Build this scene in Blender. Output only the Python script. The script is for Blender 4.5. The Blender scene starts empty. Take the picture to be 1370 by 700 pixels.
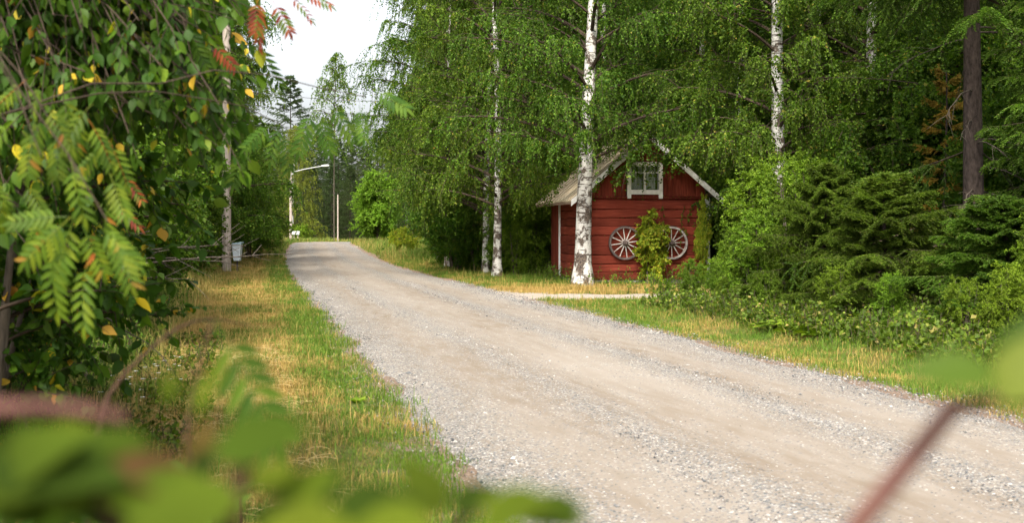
import bpy, math, random
import numpy as np
from mathutils import Vector, Matrix

R = math.radians
S = bpy.context.scene
COL = S.collection
F_PX, CX, HY, CAM_H = 1600.0, 685.0, 308.0, 1.5

# ------------------------------------------------------------------ camera
cam_d = bpy.data.cameras.new("camera")
cam = bpy.data.objects.new("camera", cam_d)
COL.objects.link(cam)
cam.location = (0, 0, CAM_H)
cam.rotation_euler = (R(90), 0, 0)
cam_d.sensor_width = 36
cam_d.lens = 36 * F_PX / 1370
cam_d.shift_y = -(350 - HY) / 1370
cam_d.clip_start = 0.05
cam_d.clip_end = 2000
cam_d.dof.use_dof = True
cam_d.dof.focus_distance = 28
cam_d.dof.aperture_fstop = 3.9
S.camera = cam

# ------------------------------------------------------------------ light
SUN_AZ, SUN_EL = R(192), R(50)      # where the sun stands: azimuth clockwise from +Y, elevation
w = bpy.data.worlds.new("World")
S.world = w
w.use_nodes = True
nt = w.node_tree
nt.nodes.clear()
sky = nt.nodes.new("ShaderNodeTexSky")
sky.sky_type = 'NISHITA'
sky.sun_disc = False
sky.sun_elevation = SUN_EL
sky.sun_rotation = SUN_AZ
sky.air_density = 1.0
sky.dust_density = 6.0
sky.ozone_density = 1.0
hs = nt.nodes.new("ShaderNodeHueSaturation")
hs.inputs["Saturation"].default_value = 0.28
hs.inputs["Value"].default_value = 1.45
bg = nt.nodes.new("ShaderNodeBackground")
bg.inputs["Strength"].default_value = 0.15
wo = nt.nodes.new("ShaderNodeOutputWorld")
nt.links.new(sky.outputs[0], hs.inputs["Color"])
nt.links.new(hs.outputs[0], bg.inputs[0])
nt.links.new(bg.outputs[0], wo.inputs[0])

sl = bpy.data.lights.new("sun", 'SUN')
sl.energy = 3.0
sl.angle = R(9)
sl.color = (1.0, 0.93, 0.79)
so = bpy.data.objects.new("sun", sl)
COL.objects.link(so)
sd = Vector((math.sin(SUN_AZ) * math.cos(SUN_EL), math.cos(SUN_AZ) * math.cos(SUN_EL), math.sin(SUN_EL)))
so.rotation_euler = sd.to_track_quat('Z', 'Y').to_euler()
so.location = sd * 50

S.view_settings.view_transform = 'Standard'
S.view_settings.look = 'None'
S.view_settings.exposure = 0.9
S.view_settings.gamma = 1
S.view_settings.use_curve_mapping = False
S.render.engine = 'CYCLES'
S.cycles.max_bounces = 6
S.cycles.diffuse_bounces = 4
S.cycles.glossy_bounces = 2
S.cycles.transmission_bounces = 4
S.cycles.transparent_max_bounces = 4
S.cycles.caustics_reflective = False
S.cycles.caustics_refractive = False
S.cycles.use_denoising = True
S.cycles.sample_clamp_indirect = 4

# ------------------------------------------------------------------ helpers
def at(px, py, Y):
    return np.array([(px - CX) * Y / F_PX, Y, CAM_H - (py - HY) * Y / F_PX])

def gx(px, Y):
    return (px - CX) * Y / F_PX

def bend(Y):                        # the road swings slightly right towards the crest
    Y = np.asarray(Y, float)
    return 2.4 * (np.clip(Y - 40, 0, 110) / 60) ** 1.5 + .02 * np.clip(Y - 101, 0, 40) ** 2
def xu(u, Y):                       # u metres across the road from its left edge
    return u + 1.364 - 0.22 * Y + bend(Y)

def nrm(v):
    return v / np.maximum(np.linalg.norm(v, axis=-1, keepdims=True), 1e-9)

def tag(o, label=None, cat=None, group=None, kind=None):
    if label: o["label"] = label
    if cat: o["category"] = cat
    if group: o["group"] = group
    if kind: o["kind"] = kind
    return o

def empty(name, loc=(0, 0, 0), rz=0):
    o = bpy.data.objects.new(name, None)
    COL.objects.link(o)
    o.location = loc
    o.rotation_euler = (0, 0, rz)
    o.empty_display_size = 0.2
    return o

def copy_tree(o, parent=None):
    c = o.copy()
    COL.objects.link(c)
    c.parent = parent
    for ch in [x for x in bpy.data.objects if x.parent == o]:
        copy_tree(ch, c)
    return c

class MB:
    def __init__(s):
        s.V = []; s.T = []; s.Q = []; s.n = 0; s.mt = []; s.mq = []
    def add(s, V, F, mat=0):
        V = np.asarray(V, float).reshape(-1, 3)
        F = np.asarray(F, int)
        if len(F) == 0: return s
        if F.shape[1] == 3:
            s.T.append(F + s.n); s.mt.append(np.full(len(F), mat))
        else:
            s.Q.append(F + s.n); s.mq.append(np.full(len(F), mat))
        s.V.append(V); s.n += len(V)
        return s
    def add2(s, V, T, Q, mat=0):
        V = np.asarray(V, float).reshape(-1, 3)
        if len(T): s.T.append(np.asarray(T, int) + s.n); s.mt.append(np.full(len(T), mat))
        if len(Q): s.Q.append(np.asarray(Q, int) + s.n); s.mq.append(np.full(len(Q), mat))
        s.V.append(V); s.n += len(V)
    def build(s, name, mats, parent=None, smooth=False):
        V = np.concatenate(s.V)
        T = np.concatenate(s.T) if s.T else np.zeros((0, 3), int)
        Q = np.concatenate(s.Q) if s.Q else np.zeros((0, 4), int)
        m = bpy.data.meshes.new(name)
        m.vertices.add(len(V)); m.vertices.foreach_set("co", V.astype(np.float32).ravel())
        nl = T.size + Q.size
        m.loops.add(nl)
        m.loops.foreach_set("vertex_index", np.concatenate([T.ravel(), Q.ravel()]).astype(np.int32))
        m.polygons.add(len(T) + len(Q))
        st = np.concatenate([np.arange(len(T)) * 3, T.size + np.arange(len(Q)) * 4])
        m.polygons.foreach_set("loop_start", st.astype(np.int32))
        mi = np.concatenate([np.concatenate(s.mt) if s.mt else np.zeros(0), np.concatenate(s.mq) if s.mq else np.zeros(0)])
        if not isinstance(mats, (list, tuple)): mats = [mats]
        for mm in mats: m.materials.append(mm)
        m.polygons.foreach_set("material_index", mi.astype(np.int32))
        m.polygons.foreach_set("use_smooth", np.full(len(mi), smooth))
        m.update(calc_edges=True)
        m.validate()
        o = bpy.data.objects.new(name, m)
        COL.objects.link(o)
        o.parent = parent
        return o
    # boxes in a local frame
    def box(s, c, d, M=None, mat=0, jit=0):
        c = np.array(c, float); d = np.array(d, float) / 2
        V = np.array([[x, y, z] for z in (-1, 1) for y in (-1, 1) for x in (-1, 1)], float) * d
        if jit: V = V + RNG.normal(0, jit, V.shape)
        if M is not None: V = V @ np.array(M).T
        s.add(V + c, [[0, 2, 3, 1], [4, 5, 7, 6], [0, 1, 5, 4], [2, 6, 7, 3], [0, 4, 6, 2], [1, 3, 7, 5]], mat)
        return s
    def tubes(s, P, rad, sides=5, mat=0, cap=False):
        P = np.asarray(P, float); N, K, _ = P.shape
        rad = np.broadcast_to(np.asarray(rad, float), (N, K))
        t = nrm(np.gradient(P, axis=1))
        ref = np.where(np.abs(t[:, :1, 2:3]) > 0.9, np.array([1., 0, 0]), np.array([0, 0, 1.]))
        a = nrm(np.cross(t, np.broadcast_to(ref, t.shape))); b = np.cross(t, a)
        an = np.arange(sides) * 2 * np.pi / sides
        V = P[:, :, None] + rad[:, :, None, None] * (a[:, :, None] * np.cos(an)[:, None] + b[:, :, None] * np.sin(an)[:, None])
        V = V.reshape(-1, 3)
        i = np.arange(N)[:, None, None] * K * sides; k = np.arange(K - 1)[None, :, None] * sides
        j = np.arange(sides)[None, None, :]; j2 = (j + 1) % sides
        Q = np.stack([i + k + j, i + k + j2, i + k + sides + j2, i + k + sides + j], -1).reshape(-1, 4)
        s.add(V, Q, mat)
        if cap:
            for q in range(N):
                c0 = len(V)
                ring = (q * K + K - 1) * sides + np.arange(sides)
                VV = np.vstack([V[ring], P[q, -1]])
                s.add(VV, [[r, (r + 1) % sides, sides] for r in range(sides)], mat)
                ring = q * K * sides + np.arange(sides)
                VV = np.vstack([V[ring], P[q, 0]])
                s.add(VV, [[(r + 1) % sides, r, sides] for r in range(sides)], mat)
        return s
    def stamp(s, tmpl, pos, D, Nn, size, mat=0):
        """tmpl=(V,T): x width, y length, z normal; D direction, Nn rough normal"""
        V, T = tmpl
        D = nrm(D); X = nrm(np.cross(D, Nn)); Z = np.cross(X, D)
        size = np.asarray(size, float).reshape(-1, 1, 1)
        W = pos[:, None] + size * (V[None, :, 0:1] * X[:, None] + V[None, :, 1:2] * D[:, None] + V[None, :, 2:3] * Z[:, None])
        FF = (np.arange(len(pos)) * len(V))[:, None, None] + np.asarray(T)[None]
        s.add(W.reshape(-1, 3), FF.reshape(-1, FF.shape[-1]), mat)
        return s

RNG = np.random.default_rng(7)

# value noise in numpy for shapes
_perm = np.random.default_rng(1).random((64, 64))
def vnoise(x, y):
    xi = np.floor(x).astype(int); yi = np.floor(y).astype(int)
    fx = x - xi; fy = y - yi; fx = fx * fx * (3 - 2 * fx); fy = fy * fy * (3 - 2 * fy)
    g = lambda a, b: _perm[a % 64, b % 64]
    return (g(xi, yi) * (1 - fx) + g(xi + 1, yi) * fx) * (1 - fy) + (g(xi, yi + 1) * (1 - fx) + g(xi + 1, yi + 1) * fx) * fy

# ------------------------------------------------------------------ materials
class NB:
    def __init__(s, name):
        s.m = bpy.data.materials.new(name); s.m.use_nodes = True
        s.t = s.m.node_tree; s.t.nodes.clear()
    def n(s, typ, **kw):
        x = s.t.nodes.new(typ)
        for k, v in kw.items(): setattr(x, k, v)
        return x
    def l(s, a, b): s.t.links.new(a, b)
    def out(s, sh):
        o = s.n("ShaderNodeOutputMaterial"); s.l(sh, o.inputs[0]); return s.m
    def noise(s, vec, scale, detail=4, rough=.55):
        x = s.n("ShaderNodeTexNoise"); x.inputs["Scale"].default_value = scale
        x.inputs["Detail"].default_value = detail; x.inputs["Roughness"].default_value = rough
        s.l(vec, x.inputs["Vector"]); return x.outputs["Fac"]
    def map(s, vec, scale):
        x = s.n("ShaderNodeMapping"); x.inputs["Scale"].default_value = scale
        s.l(vec, x.inputs["Vector"]); return x.outputs[0]
    def ramp(s, fac, stops, interp='LINEAR'):
        x = s.n("ShaderNodeValToRGB"); s.l(fac, x.inputs[0]); cr = x.color_ramp
        cr.interpolation = interp
        while len(cr.elements) < len(stops): cr.elements.new(0.5)
        for e, (p, c) in zip(cr.elements, stops):
            e.position = p; e.color = (*c, 1) if len(c) == 3 else c
        return x.outputs[0]
    def mix(s, f, a, b, typ='MIX'):
        x = s.n("ShaderNodeMix", data_type='RGBA', blend_type=typ)
        for k, v in ((0, f), (6, a), (7, b)):
            if isinstance(v, (float, int)): x.inputs[k].default_value = v
            elif isinstance(v, tuple): x.inputs[k].default_value = (*v, 1)
            else: s.l(v, x.inputs[k])
        return x.outputs[2]
    def math(s, op, a, b=0.0, clamp=False):
        x = s.n("ShaderNodeMath", operation=op, use_clamp=clamp)
        for k, v in ((0, a), (1, b)):
            if isinstance(v, (float, int)): x.inputs[k].default_value = v
            else: s.l(v, x.inputs[k])
        return x.outputs[0]
    def mr(s, v, a, b, c=0., d=1.):
        x = s.n("ShaderNodeMapRange"); s.l(v, x.inputs[0])
        for k, q in zip((1, 2, 3, 4), (a, b, c, d)): x.inputs[k].default_value = q
        return x.outputs[0]
    def bump(s, h, strength=.5, dist=.02):
        x = s.n("ShaderNodeBump"); x.inputs["Strength"].default_value = strength
        x.inputs["Distance"].default_value = dist; s.l(h, x.inputs["Height"]); return x.outputs[0]
    def prin(s, col, rough=.7, bump=None, spec=.3, metal=0.):
        p = s.n("ShaderNodeBsdfPrincipled")
        if isinstance(col, tuple): p.inputs["Base Color"].default_value = (*col, 1)
        else: s.l(col, p.inputs["Base Color"])
        if isinstance(rough, (float, int)): p.inputs["Roughness"].default_value = rough
        else: s.l(rough, p.inputs["Roughness"])
        p.inputs["Specular IOR Level"].default_value = spec
        p.inputs["Metallic"].default_value = metal
        if bump is not None: s.l(bump, p.inputs["Normal"])
        return p.outputs[0]

def leaf_mat(name, stops, trans=.4, clump=.9, rough=.55, spec=.18, tint=(1.08, 1.2, .4)):
    b = NB(name)
    g = b.n("ShaderNodeNewGeometry"); oi = b.n("ShaderNodeObjectInfo")
    c = b.ramp(g.outputs["Random Per Island"], stops)
    nz = b.noise(g.outputs["Position"], clump, 2)
    v = b.mr(nz, .32, .68, .72, 1.3)
    hsn = b.n("ShaderNodeHueSaturation")
    b.l(c, hsn.inputs["Color"]); b.l(v, hsn.inputs["Value"])
    b.l(b.mr(oi.outputs["Random"], 0, 1, .485, .512), hsn.inputs["Hue"])
    c = hsn.outputs[0]
    p = b.prin(c, rough, spec=spec)
    t = b.n("ShaderNodeBsdfTranslucent")
    b.l(b.mix(1.0, c, tint, 'MULTIPLY'), t.inputs[0])
    mx = b.n("ShaderNodeMixShader"); mx.inputs[0].default_value = trans
    b.l(p, mx.inputs[1]); b.l(t.outputs[0], mx.inputs[2])
    return b.out(mx.outputs[0])

M = {}
M['birch_leaf'] = leaf_mat("birch_leaf", [(0, (.042, .094, .009)), (.4, (.068, .138, .012)), (.75, (.108, .190, .016)), (.97, (.16, .26, .03)), (1, (.32, .25, .04))], trans=.5)
M['tree_leaf'] = leaf_mat("tree_leaf", [(0, (.045, .100, .010)), (.5, (.072, .145, .013)), (.9, (.115, .20, .018)), (1, (.20, .24, .03))], trans=.5)
M['bright_leaf'] = leaf_mat("bright_leaf", [(0, (.066, .128, .008)), (.5, (.108, .185, .011)), (1, (.19, .28, .022))])
M['round_leaf'] = leaf_mat('round_leaf', [(0, (.09, .19, .012)), (.5, (.135, .25, .016)), (1, (.20, .32, .03))])
M['weed_leaf'] = leaf_mat('weed_leaf', [(0, (.045, .080, .008)), (.6, (.085, .135, .012)), (.9, (.15, .20, .02)), (1, (.34, .25, .09))], clump=1.6)
M['olive_leaf'] = leaf_mat('olive_leaf', [(0, (.09, .13, .015)), (.6, (.14, .18, .02)), (1, (.20, .22, .03))])
M['far_leaf'] = leaf_mat("far_leaf", [(0, (.040, .075, .022)), (.6, (.060, .105, .028)), (1, (.09, .13, .035))])
M['lime_leaf'] = leaf_mat("lime_leaf", [(0, (.17, .25, .015)), (.6, (.28, .35, .02)), (.9, (.42, .40, .03)), (1, (.55, .3, .05))])
M['needle'] = leaf_mat("needle", [(0, (.044, .084, .010)), (.5, (.072, .126, .013)), (.92, (.125, .19, .020)), (1, (.12, .11, .04))], trans=.35)
M['needle_far'] = leaf_mat("needle_far", [(0, (.030, .055, .014)), (.6, (.048, .078, .018)), (1, (.075, .095, .03))], trans=.15)
M['brown_twig'] = leaf_mat("brown_twig", [(0, (.30, .15, .03)), (.5, (.42, .25, .04)), (1, (.16, .20, .03))], trans=.3, tint=(1, 1, 1))
M['cherry_leaf'] = leaf_mat("cherry_leaf", [(0, (.026, .060, .006)), (.5, (.044, .092, .008)), (.9, (.080, .140, .010)), (.94, (.14, .20, .02)), (.965, (.55, .42, .03)), (.985, (.60, .36, .04)), (1, (.32, .12, .03))], clump=2.0, rough=.5, spec=.15)
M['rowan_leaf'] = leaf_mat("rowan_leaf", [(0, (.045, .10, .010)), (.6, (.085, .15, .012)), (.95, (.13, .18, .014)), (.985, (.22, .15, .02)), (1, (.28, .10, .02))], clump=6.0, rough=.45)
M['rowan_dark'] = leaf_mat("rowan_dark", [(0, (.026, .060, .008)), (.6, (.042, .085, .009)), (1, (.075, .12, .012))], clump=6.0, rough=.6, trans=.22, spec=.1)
M['rowan_red'] = leaf_mat("rowan_red", [(0, (.12, .022, .012)), (.4, (.20, .045, .015)), (.6, (.28, .10, .02)), (.66, (.07, .11, .015)), (1, (.09, .13, .015))], clump=6.0, tint=(1.3, .7, .5))
M['grass'] = None

def bark(name, c1, c2, scale=8, zs=.25):
    b = NB(name); tc = b.n("ShaderNodeTexCoord").outputs["Object"]
    v = b.map(tc, (1, 1, zs)); n = b.noise(v, scale, 6, .65)
    return b.out(b.prin(b.ramp(n, [(.3, c1), (.7, c2)]), .9, b.bump(n, .8, .03), spec=.1))
M['twig'] = bark("twig", (.030, .022, .016), (.08, .058, .042), 20)
M['spruce_bark'] = bark("spruce_bark", (.018, .014, .012), (.080, .060, .050), 22, .4)
M['dark_bark'] = bark("dark_bark", (.04, .032, .025), (.14, .115, .09), 16)
M['red_stem'] = bark("red_stem", (.10, .045, .04), (.17, .085, .065), 40)
M['brown_stem'] = bark("brown_stem", (.035, .02, .014), (.085, .045, .028), 40)
M['pole_wood'] = bark("pole_wood", (.27, .22, .18), (.50, .43, .37), 9, .05)

def birch_bark():
    b = NB("birch_bark"); tc = b.n("ShaderNodeTexCoord").outputs["Object"]
    n1 = b.noise(b.map(tc, (1, 1, 7)), 2.6, 4, .6)      # thin horizontal scars
    n2 = b.noise(b.map(tc, (1, 1, .8)), 3.2, 5, .7)      # rough dark patches
    n3 = b.noise(tc, 22, 4, .6)
    z = b.n("ShaderNodeSeparateXYZ"); b.l(tc, z.inputs[0])
    low = b.mr(z.outputs[2], 0, 2.6, .10, .02)
    scar = b.mr(n1, .575, .615, 0, 1)
    pat = b.mr(b.math('ADD', b.math('ADD', n2, low), b.math('MULTIPLY', n3, .18)), .635, .69, 0, 1)
    f = b.math('MAXIMUM', scar, pat)
    white = b.ramp(n3, [(.3, (.42, .40, .36)), (.7, (.66, .645, .61))])
    c = b.mix(f, white, b.ramp(n3, [(.35, (.025, .02, .018)), (.7, (.17, .13, .10))]))
    return b.out(b.prin(c, .75, b.bump(b.math('ADD', f, n3), .6, .02), spec=.2))
M['birch_bark'] = birch_bark()

def u_node(b, pos):
    d = b.n("ShaderNodeVectorMath", operation='DOT_PRODUCT'); b.l(pos, d.inputs[0]); d.inputs[1].default_value = (1, .22, 0)
    sy = b.n("ShaderNodeSeparateXYZ"); b.l(pos, sy.inputs[0])
    k = b.mr(sy.outputs[1], 40, 100, 0, 1)
    k = b.math('MULTIPLY', b.math('POWER', k, 1.5), -2.4)
    return b.math('ADD', b.math('ADD', d.outputs["Value"], -1.364), k)

def dry_fac(b, pos):
    u = u_node(b, pos)
    n = b.noise(pos, .75, 5, .6)
    wob = b.math('ADD', u, b.mr(n, .2, .8, -.5, .5))
    f = b.mr(wob, -8, 12, 0, 1)
    q = lambda uu: (uu + 8) / 20
    g = lambda v: (v, v, v)
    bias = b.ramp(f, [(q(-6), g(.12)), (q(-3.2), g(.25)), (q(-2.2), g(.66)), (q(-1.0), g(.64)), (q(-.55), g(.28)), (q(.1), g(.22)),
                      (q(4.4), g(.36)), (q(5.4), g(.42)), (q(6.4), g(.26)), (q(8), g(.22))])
    n2 = b.noise(pos, 3.5, 4, .6)
    # the dry lawn in front of the shed
    vm = b.n("ShaderNodeVectorMath", operation='DISTANCE'); b.l(b.map(pos, (.55, 1, 0)), vm.inputs[0]); vm.inputs[1].default_value = (1.7, 29.8, 0)
    lawn = b.mr(vm.outputs["Value"], 1.2, 3.4, .6, 0)
    t = b.math('ADD', bias, b.mr(n2, .25, .75, -.35, .35))
    t = b.math('ADD', t, b.mr(n, .3, .7, -.42, .42))
    return b.math('ADD', t, lawn, True), u, n, n2

def ground_mat():
    b = NB("ground_cover"); pos = b.n("ShaderNodeNewGeometry").outputs["Position"]
    f, u, n, n2 = dry_fac(b, pos)
    fine = b.noise(pos, 55, 4, .7)
    green = b.ramp(fine, [(.3, (.035, .055, .012)), (.7, (.10, .15, .022))])
    straw = b.ramp(fine, [(.3, (.13, .085, .03)), (.7, (.33, .235, .10))])
    c = b.mix(f, green, straw)
    # bare gravelly soil next to the road
    e1 = b.math('ABSOLUTE', b.math('ADD', u, -2.27))
    e1 = b.math('ADD', e1, b.mr(n2, .3, .7, -.3, .3))
    soil = b.ramp(b.noise(pos, 40, 4, .7), [(.3, (.10, .065, .045)), (.7, (.34, .25, .19))])
    c = b.mix(b.mr(e1, 2.45, 2.75, 1, 0), c, soil)
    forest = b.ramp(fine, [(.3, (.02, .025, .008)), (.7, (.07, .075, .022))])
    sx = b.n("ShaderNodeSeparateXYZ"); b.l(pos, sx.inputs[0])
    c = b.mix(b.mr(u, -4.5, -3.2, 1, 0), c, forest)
    return b.out(b.prin(c, .95, b.bump(fine, .8, .04), spec=.1))
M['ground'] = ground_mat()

def grass_mat(name, g1, g2, s1, s2):
    b = NB(name); g = b.n("ShaderNodeNewGeometry"); pos = g.outputs["Position"]
    f, u, n, n2 = dry_fac(b, pos)
    r = g.outputs["Random Per Island"]
    f = b.mr(b.math('ADD', f, b.mr(r, 0, 1, -.28, .28)), .35, .65, 0, 1)
    r2 = b.math('FRACT', b.math('MULTIPLY', r, 17.3))
    c = b.mix(f, b.ramp(r2, [(0, g1), (1, g2)]), b.ramp(r2, [(0, s1), (1, s2)]))
    p = b.prin(c, .6, spec=.2)
    t = b.n("ShaderNodeBsdfTranslucent"); b.l(c, t.inputs[0])
    mx = b.n("ShaderNodeMixShader"); mx.inputs[0].default_value = .35
    b.l(p, mx.inputs[1]); b.l(t.outputs[0], mx.inputs[2])
    return b.out(mx.outputs[0])
M['grass'] = grass_mat("grass_blade", (.065, .135, .012), (.135, .225, .022), (.30, .20, .055), (.52, .365, .12))
M['tall_grass'] = grass_mat("tall_grass_blade", (.09, .15, .02), (.17, .25, .035), (.28, .22, .06), (.50, .36, .12))

def along(b, pos):
    x = b.n("ShaderNodeCombineXYZ"); b.l(u_node(b, pos), x.inputs[0])
    q = b.n("ShaderNodeSeparateXYZ"); b.l(pos, q.inputs[0]); b.l(q.outputs[1], x.inputs[1]); return x.outputs[0]
def road_mat():
    b = NB("gravel_road"); pos = b.n("ShaderNodeNewGeometry").outputs["Position"]
    u = u_node(b, pos)
    wob = b.noise(b.map(along(b, pos), (1, .12, 1)), 1.1, 3, .5)
    uw = b.math('ADD', u, b.mr(wob, .3, .7, -.16, .16))
    g = lambda v: (v, v, v)
    q = lambda x: (x + .5) / 5.5
    # how much loose gravel lies here, across the road
    loose = b.ramp(b.mr(uw, -.5, 5, 0, 1), [(q(0), g(.9)), (q(.45), g(.6)), (q(.75), g(.12)), (q(1.05), g(.25)), (q(1.38), g(.75)), (q(1.7), g(.2)),
                   (q(2.2), g(.03)), (q(2.5), g(.2)), (q(2.9), g(.85)), (q(3.2), g(.25)), (q(3.5), g(.05)), (q(3.8), g(.4)), (q(4.4), g(.95))])
    vo = b.n("ShaderNodeTexVoronoi"); vo.inputs["Scale"].default_value = 75; b.l(pos, vo.inputs["Vector"])
    vr = b.n("ShaderNodeSeparateColor"); b.l(vo.outputs["Color"], vr.inputs[0])
    big = b.noise(b.map(along(b, pos), (1, .14, 1)), .9, 3, .5)
    stonec = b.ramp(vr.outputs[0], [(0, (.06, .065, .075)), (.35, (.15, .15, .15)), (.7, (.25, .23, .20)), (.93, (.35, .33, .30)), (1, (.52, .5, .47))])
    fine = b.noise(pos, 160, 4, .75)
    med = b.noise(b.map(along(b, pos), (1, .22, 1)), 6, 5, .6)
    sand = b.mix(b.mr(med, .35, .65, 0, 1), (.175, .138, .102), (.25, .215, .178))
    sand = b.mix(b.mr(fine, .3, .7, 0, .5), sand, (.15, .125, .10))
    sand = b.mix(b.mr(big, .4, .65, 0, .55), sand, (.28, .25, .215))
    thr = b.math('ADD', b.math('MULTIPLY', loose, .8), b.mr(med, .3, .7, -.12, .2))
    m = b.mr(b.math('SUBTRACT', thr, vr.outputs[1]), -.05, .12, 0, 1)
    c = b.mix(m, sand, stonec)
    sy = b.n("ShaderNodeSeparateXYZ"); b.l(pos, sy.inputs[0])
    h = b.math('ADD', b.math('MULTIPLY', vo.outputs["Distance"], b.math('MULTIPLY', m, -1.2)), b.math('MULTIPLY', fine, .4))
    return b.out(b.prin(c, .95, b.bump(h, .7, .012), spec=.15))
M['road'] = road_mat()

def stone_mat():
    b = NB("gravel_stone"); g = b.n("ShaderNodeNewGeometry")
    c = b.ramp(g.outputs["Random Per Island"], [(0, (.040, .044, .052)), (.3, (.115, .118, .122)), (.6, (.22, .20, .175)), (.85, (.29, .27, .245)), (1, (.43, .41, .385))])
    return b.out(b.prin(c, .85, spec=.25))
M['stone'] = stone_mat()

def red_mat(name, vert=False, k=1.0):
    b = NB(name); tc = b.n("ShaderNodeTexCoord").outputs["Object"]
    g = b.n("ShaderNodeNewGeometry")
    v = b.map(tc, (12, 12, .7) if vert else (.7, .7, 14))
    n = b.noise(v, 2.2, 6, .65)
    n2 = b.noise(tc, 1.6, 4, .6)
    c = b.ramp(n, [(.25, (.075*k, .016, .011)), (.48, (.18*k, .032, .018)), (.64, (.25*k, .052, .030)), (.8, (.33*k, .14, .10))])
    c = b.mix(b.mr(n2, .45, .7, 0, .5), c, (.13*k, .026, .016))
    r = b.mr(g.outputs["Random Per Island"], 0, 1, .70, 1.22)
    h = b.n("ShaderNodeHueSaturation"); b.l(c, h.inputs["Color"]); b.l(r, h.inputs["Value"])
    return b.out(b.prin(h.outputs[0], .9, b.bump(n, .6, .01), spec=.12))
M['red_log'] = red_mat("red_log_paint"); M['red_board'] = red_mat("red_board_paint", True, .95)

def plain(name, c1, c2, scale, rough=.7, zs=1, spec=.3, metal=0., bs=.3):
    b = NB(name); tc = b.n("ShaderNodeTexCoord").outputs["Object"]
    n = b.noise(b.map(tc, (1, 1, zs)), scale, 5, .6)
    return b.out(b.prin(b.ramp(n, [(.3, c1), (.7, c2)]), rough, b.bump(n, bs, .01), spec=spec, metal=metal))
M['white_paint'] = plain("white_paint", (.62, .60, .56), (.82, .81, .78), 9)
M['roof_sheet'] = plain("roof_sheet", (.42, .34, .23), (.56, .47, .33), 3, .55)
M['roof_seam'] = plain("roof_seam", (.28, .22, .16), (.38, .31, .23), 6, .6)
M['wood_under'] = plain("wood_under", (.16, .10, .07), (.26, .18, .13), 6, .9)
M['wheel_wood'] = plain("wheel_wood", (.30, .26, .23), (.62, .57, .52), 16, .8)
M['wheel_dark'] = plain("wheel_dark", (.07, .05, .045), (.17, .13, .115), 16, .85)
M['wheel_pale'] = plain("wheel_pale", (.20, .15, .13), (.62, .56, .52), 9, .85)
M['iron'] = plain("iron", (.03, .03, .03), (.10, .08, .07), 20, .6)
M['curtain'] = plain("curtain", (.34, .36, .40), (.55, .56, .58), 7, .9)
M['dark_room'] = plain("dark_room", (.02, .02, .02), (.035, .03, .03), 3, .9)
M['lamp_metal'] = plain("lamp_metal", (.40, .40, .39), (.52, .52, .51), 8, .5)
M['mailbox_plastic'] = plain("mailbox_plastic", (.50, .56, .60), (.60, .65, .69), 4, .5)
M['mailbox_lid'] = plain("mailbox_lid", (.28, .38, .42), (.36, .45, .50), 4, .5)
M['white_plastic'] = plain("white_plastic", (.60, .60, .58), (.72, .72, .70), 4, .5)
M['wire'] = plain("wire", (.10, .10, .10), (.16, .16, .16), 4, .5)
def glass():
    b = NB("window_glass"); p = b.n("ShaderNodeBsdfPrincipled")
    p.inputs["Base Color"].default_value = (.8, .85, .87, 1); p.inputs["Roughness"].default_value = .03
    t = b.n("ShaderNodeBsdfTransparent"); gl = b.n("ShaderNodeBsdfGlossy"); gl.inputs["Roughness"].default_value = .03
    mx = b.n("ShaderNodeMixShader"); mx.inputs[0].default_value = .22
    b.l(t.outputs[0], mx.inputs[1]); b.l(gl.outputs[0], mx.inputs[2])
    b.t.nodes.remove(p)
    return b.out(mx.outputs[0])
M['glass'] = glass()
M['petal'] = plain("petal", (.75, .75, .72), (.8, .8, .78), 4)

# ------------------------------------------------------------------ leaf templates
def tri(l): return np.array(l, int)
T_RHOMB = (np.array([[0, 0, 0], [-.36, .42, .07], [0, 1, -.03], [.36, .42, .07]]), tri([[0, 3, 2], [0, 2, 1]]))
def ovate(wd=.30, curl=.12, fold=.07):
    ys = [0, .14, .34, .58, .80, 1.0]; ws = [0, .62, 1.0, .86, .42, 0]
    V = []; idx = []
    for y, ww in zip(ys, ws):
        z = -curl * y * y
        if ww == 0: idx.append((len(V),) * 3); V.append((0, y, z))
        else:
            i = len(V); V += [(-wd * ww, y, z + fold * ww), (0, y, z), (wd * ww, y, z + fold * ww)]; idx.append((i, i + 1, i + 2))
    Tt = []
    for a, b in zip(idx[:-1], idx[1:]):
        for k in (0, 1):
            q = [a[k], b[k], b[k + 1], a[k + 1]]
            u = []
            for x in q:
                if x not in u: u.append(x)
            if len(u) == 3: Tt.append(u)
            elif len(u) == 4: Tt += [[u[0], u[1], u[2]], [u[0], u[2], u[3]]]
    return (np.array(V, float), tri(Tt)[:, ::-1])
T_OVATE = ovate()
def leaflet(): return ovate(.135, .10, .05)
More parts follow.
